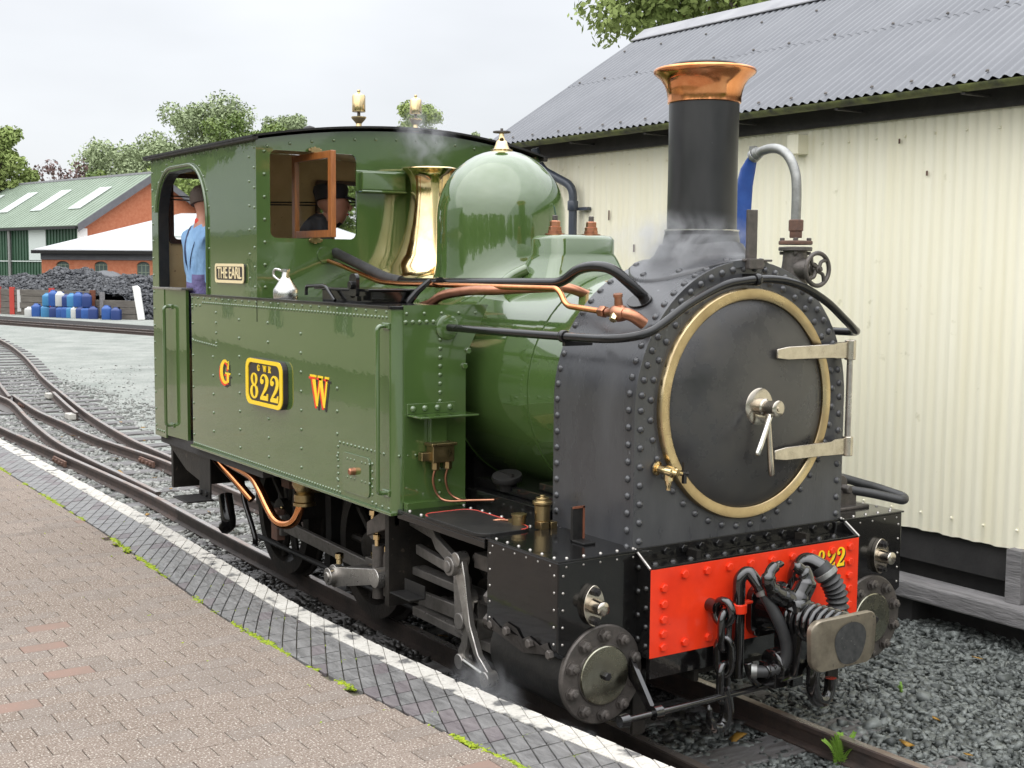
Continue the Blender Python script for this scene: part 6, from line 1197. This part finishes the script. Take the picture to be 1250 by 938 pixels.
# what the paint and metal mirror: the station house behind the platform and the woods round the yard
ST = thing('station_house', 'low cream station house with dark slate roof behind the platform', 'building', (-16, -10, PZ))
obj('house_wall', MB().prism([(-30, PZ), (-6, PZ), (-6, 2.75), (-30, 2.75)], 'xz', -9.2, -9.0, [[(x, .95), (x + 1, .95), (x + 1, 2.2), (x, 2.2)] for x in (-27, -23, -19, -15, -11)]).box(-30, -6, -15, -14.8, PZ, 2.75).box(-30, -29.8, -14.8, -9.2, PZ, 2.75).box(-6.2, -6, -14.8, -9.2, PZ, 2.75), 'stationwall', ST)
obj('roof', MB().prism([(-8.4, 2.70), (-12, 5.2), (-15.6, 2.70), (-15.6, 2.8), (-12, 5.35), (-8.4, 2.8)], 'yz', -30.5, -5.5), 'slate', ST)
for x in (-27, -23, -19, -15, -11): w_ = obj('window', MB().box(x, x + 1, -9.12, -9.08, .95, 2.2), 'darkpane', ST); obj('frame', MB().box(x + .47, x + .53, -9.07, -9.03, .95, 2.2).box(x, x + 1, -9.07, -9.03, 1.55, 1.61), 'whitepost', w_)
cs_, rs_ = [], []
for k in range(230):
    a = R(192 + 215 * k / 230); d = 44 + 12 * rng.random(); cs_.append((4 + d * math.cos(a + PI * .0), -4 + d * math.sin(a), 1.2 + 6.5 * rng.random() ** 1.3)); rs_.append(2.2 + 1.4 * rng.random())
wd_ = foliage('woodland', cs_, rs_, 26000, .75, 'leaf', None, kind='stuff'); tag(wd_, 'band of green woodland closing the yard behind the platform', 'woodland')
# ------------------------------------------------------------------ wisps of steam
def steam(label, c, h, dens, sc, th, seed):
    m = bpy.data.materials.new('steam'); m.use_nodes = True; n = m.node_tree.nodes; l = m.node_tree.links; n.clear()
    o_ = n.new('ShaderNodeOutputMaterial'); v = n.new('ShaderNodeVolumePrincipled'); v.inputs['Color'].default_value = (.97, .98, 1, 1); v.inputs['Anisotropy'].default_value = .2
    tcn = n.new('ShaderNodeTexCoord'); ln_ = n.new('ShaderNodeVectorMath'); ln_.operation = 'LENGTH'; l.new(tcn.outputs['Object'], ln_.inputs[0])
    fo = n.new('ShaderNodeMapRange'); fo.interpolation_type = 'SMOOTHSTEP'; fo.inputs[1].default_value = .25; fo.inputs[2].default_value = 1; fo.inputs[3].default_value = 1; fo.inputs[4].default_value = 0; l.new(ln_.outputs['Value'], fo.inputs[0])
    g = n.new('ShaderNodeNewGeometry'); ad = n.new('ShaderNodeVectorMath'); ad.operation = 'ADD'; ad.inputs[1].default_value = (seed, seed * .7, 0); l.new(g.outputs['Position'], ad.inputs[0])
    t = n.new('ShaderNodeTexNoise'); t.inputs['Scale'].default_value = sc; t.inputs['Detail'].default_value = 4; t.inputs['Distortion'].default_value = 1.2; l.new(ad.outputs[0], t.inputs[0])
    mr = n.new('ShaderNodeMapRange'); mr.inputs[1].default_value = th; mr.inputs[2].default_value = th + .2; mr.inputs[3].default_value = 0; mr.inputs[4].default_value = dens; l.new(t.outputs[0], mr.inputs[0])
    mm = n.new('ShaderNodeMath'); mm.operation = 'MULTIPLY'; l.new(mr.outputs[0], mm.inputs[0]); l.new(fo.outputs[0], mm.inputs[1]); l.new(mm.outputs[0], v.inputs['Density']); l.new(v.outputs[0], o_.inputs['Volume'])
    me = MB().lathe([(math.sin(R(a)), -math.cos(R(a))) for a in range(0, 181, 15)], (0, 0, 0), (0, 0, 1), 20).mesh('steam'); me.materials.append(m)
    o = link('steam', me, None, None, c); o.scale = h; tag(o, label, 'steam', kind='stuff'); return o
steam('thin wisp of steam hanging round the base of the chimney', (-.43, -.12, 2.25), (.36, .42, .16), 9, 7, .44, 1.0)
steam('faint steam drifting above the brass safety valve cover', (-2.93, .0, 2.90), (.20, .24, .24), 4, 8, .45, 4.0)
steam('faint steam low beside the valve levers and front cylinder', (-.62, -1.02, .27), (.34, .12, .20), 9, 7, .43, 8.0)
steam('faint steam under the front cylinder cover at the platform edge', (-.02, -.98, .20), (.22, .12, .14), 9, 8, .43, 12.0)
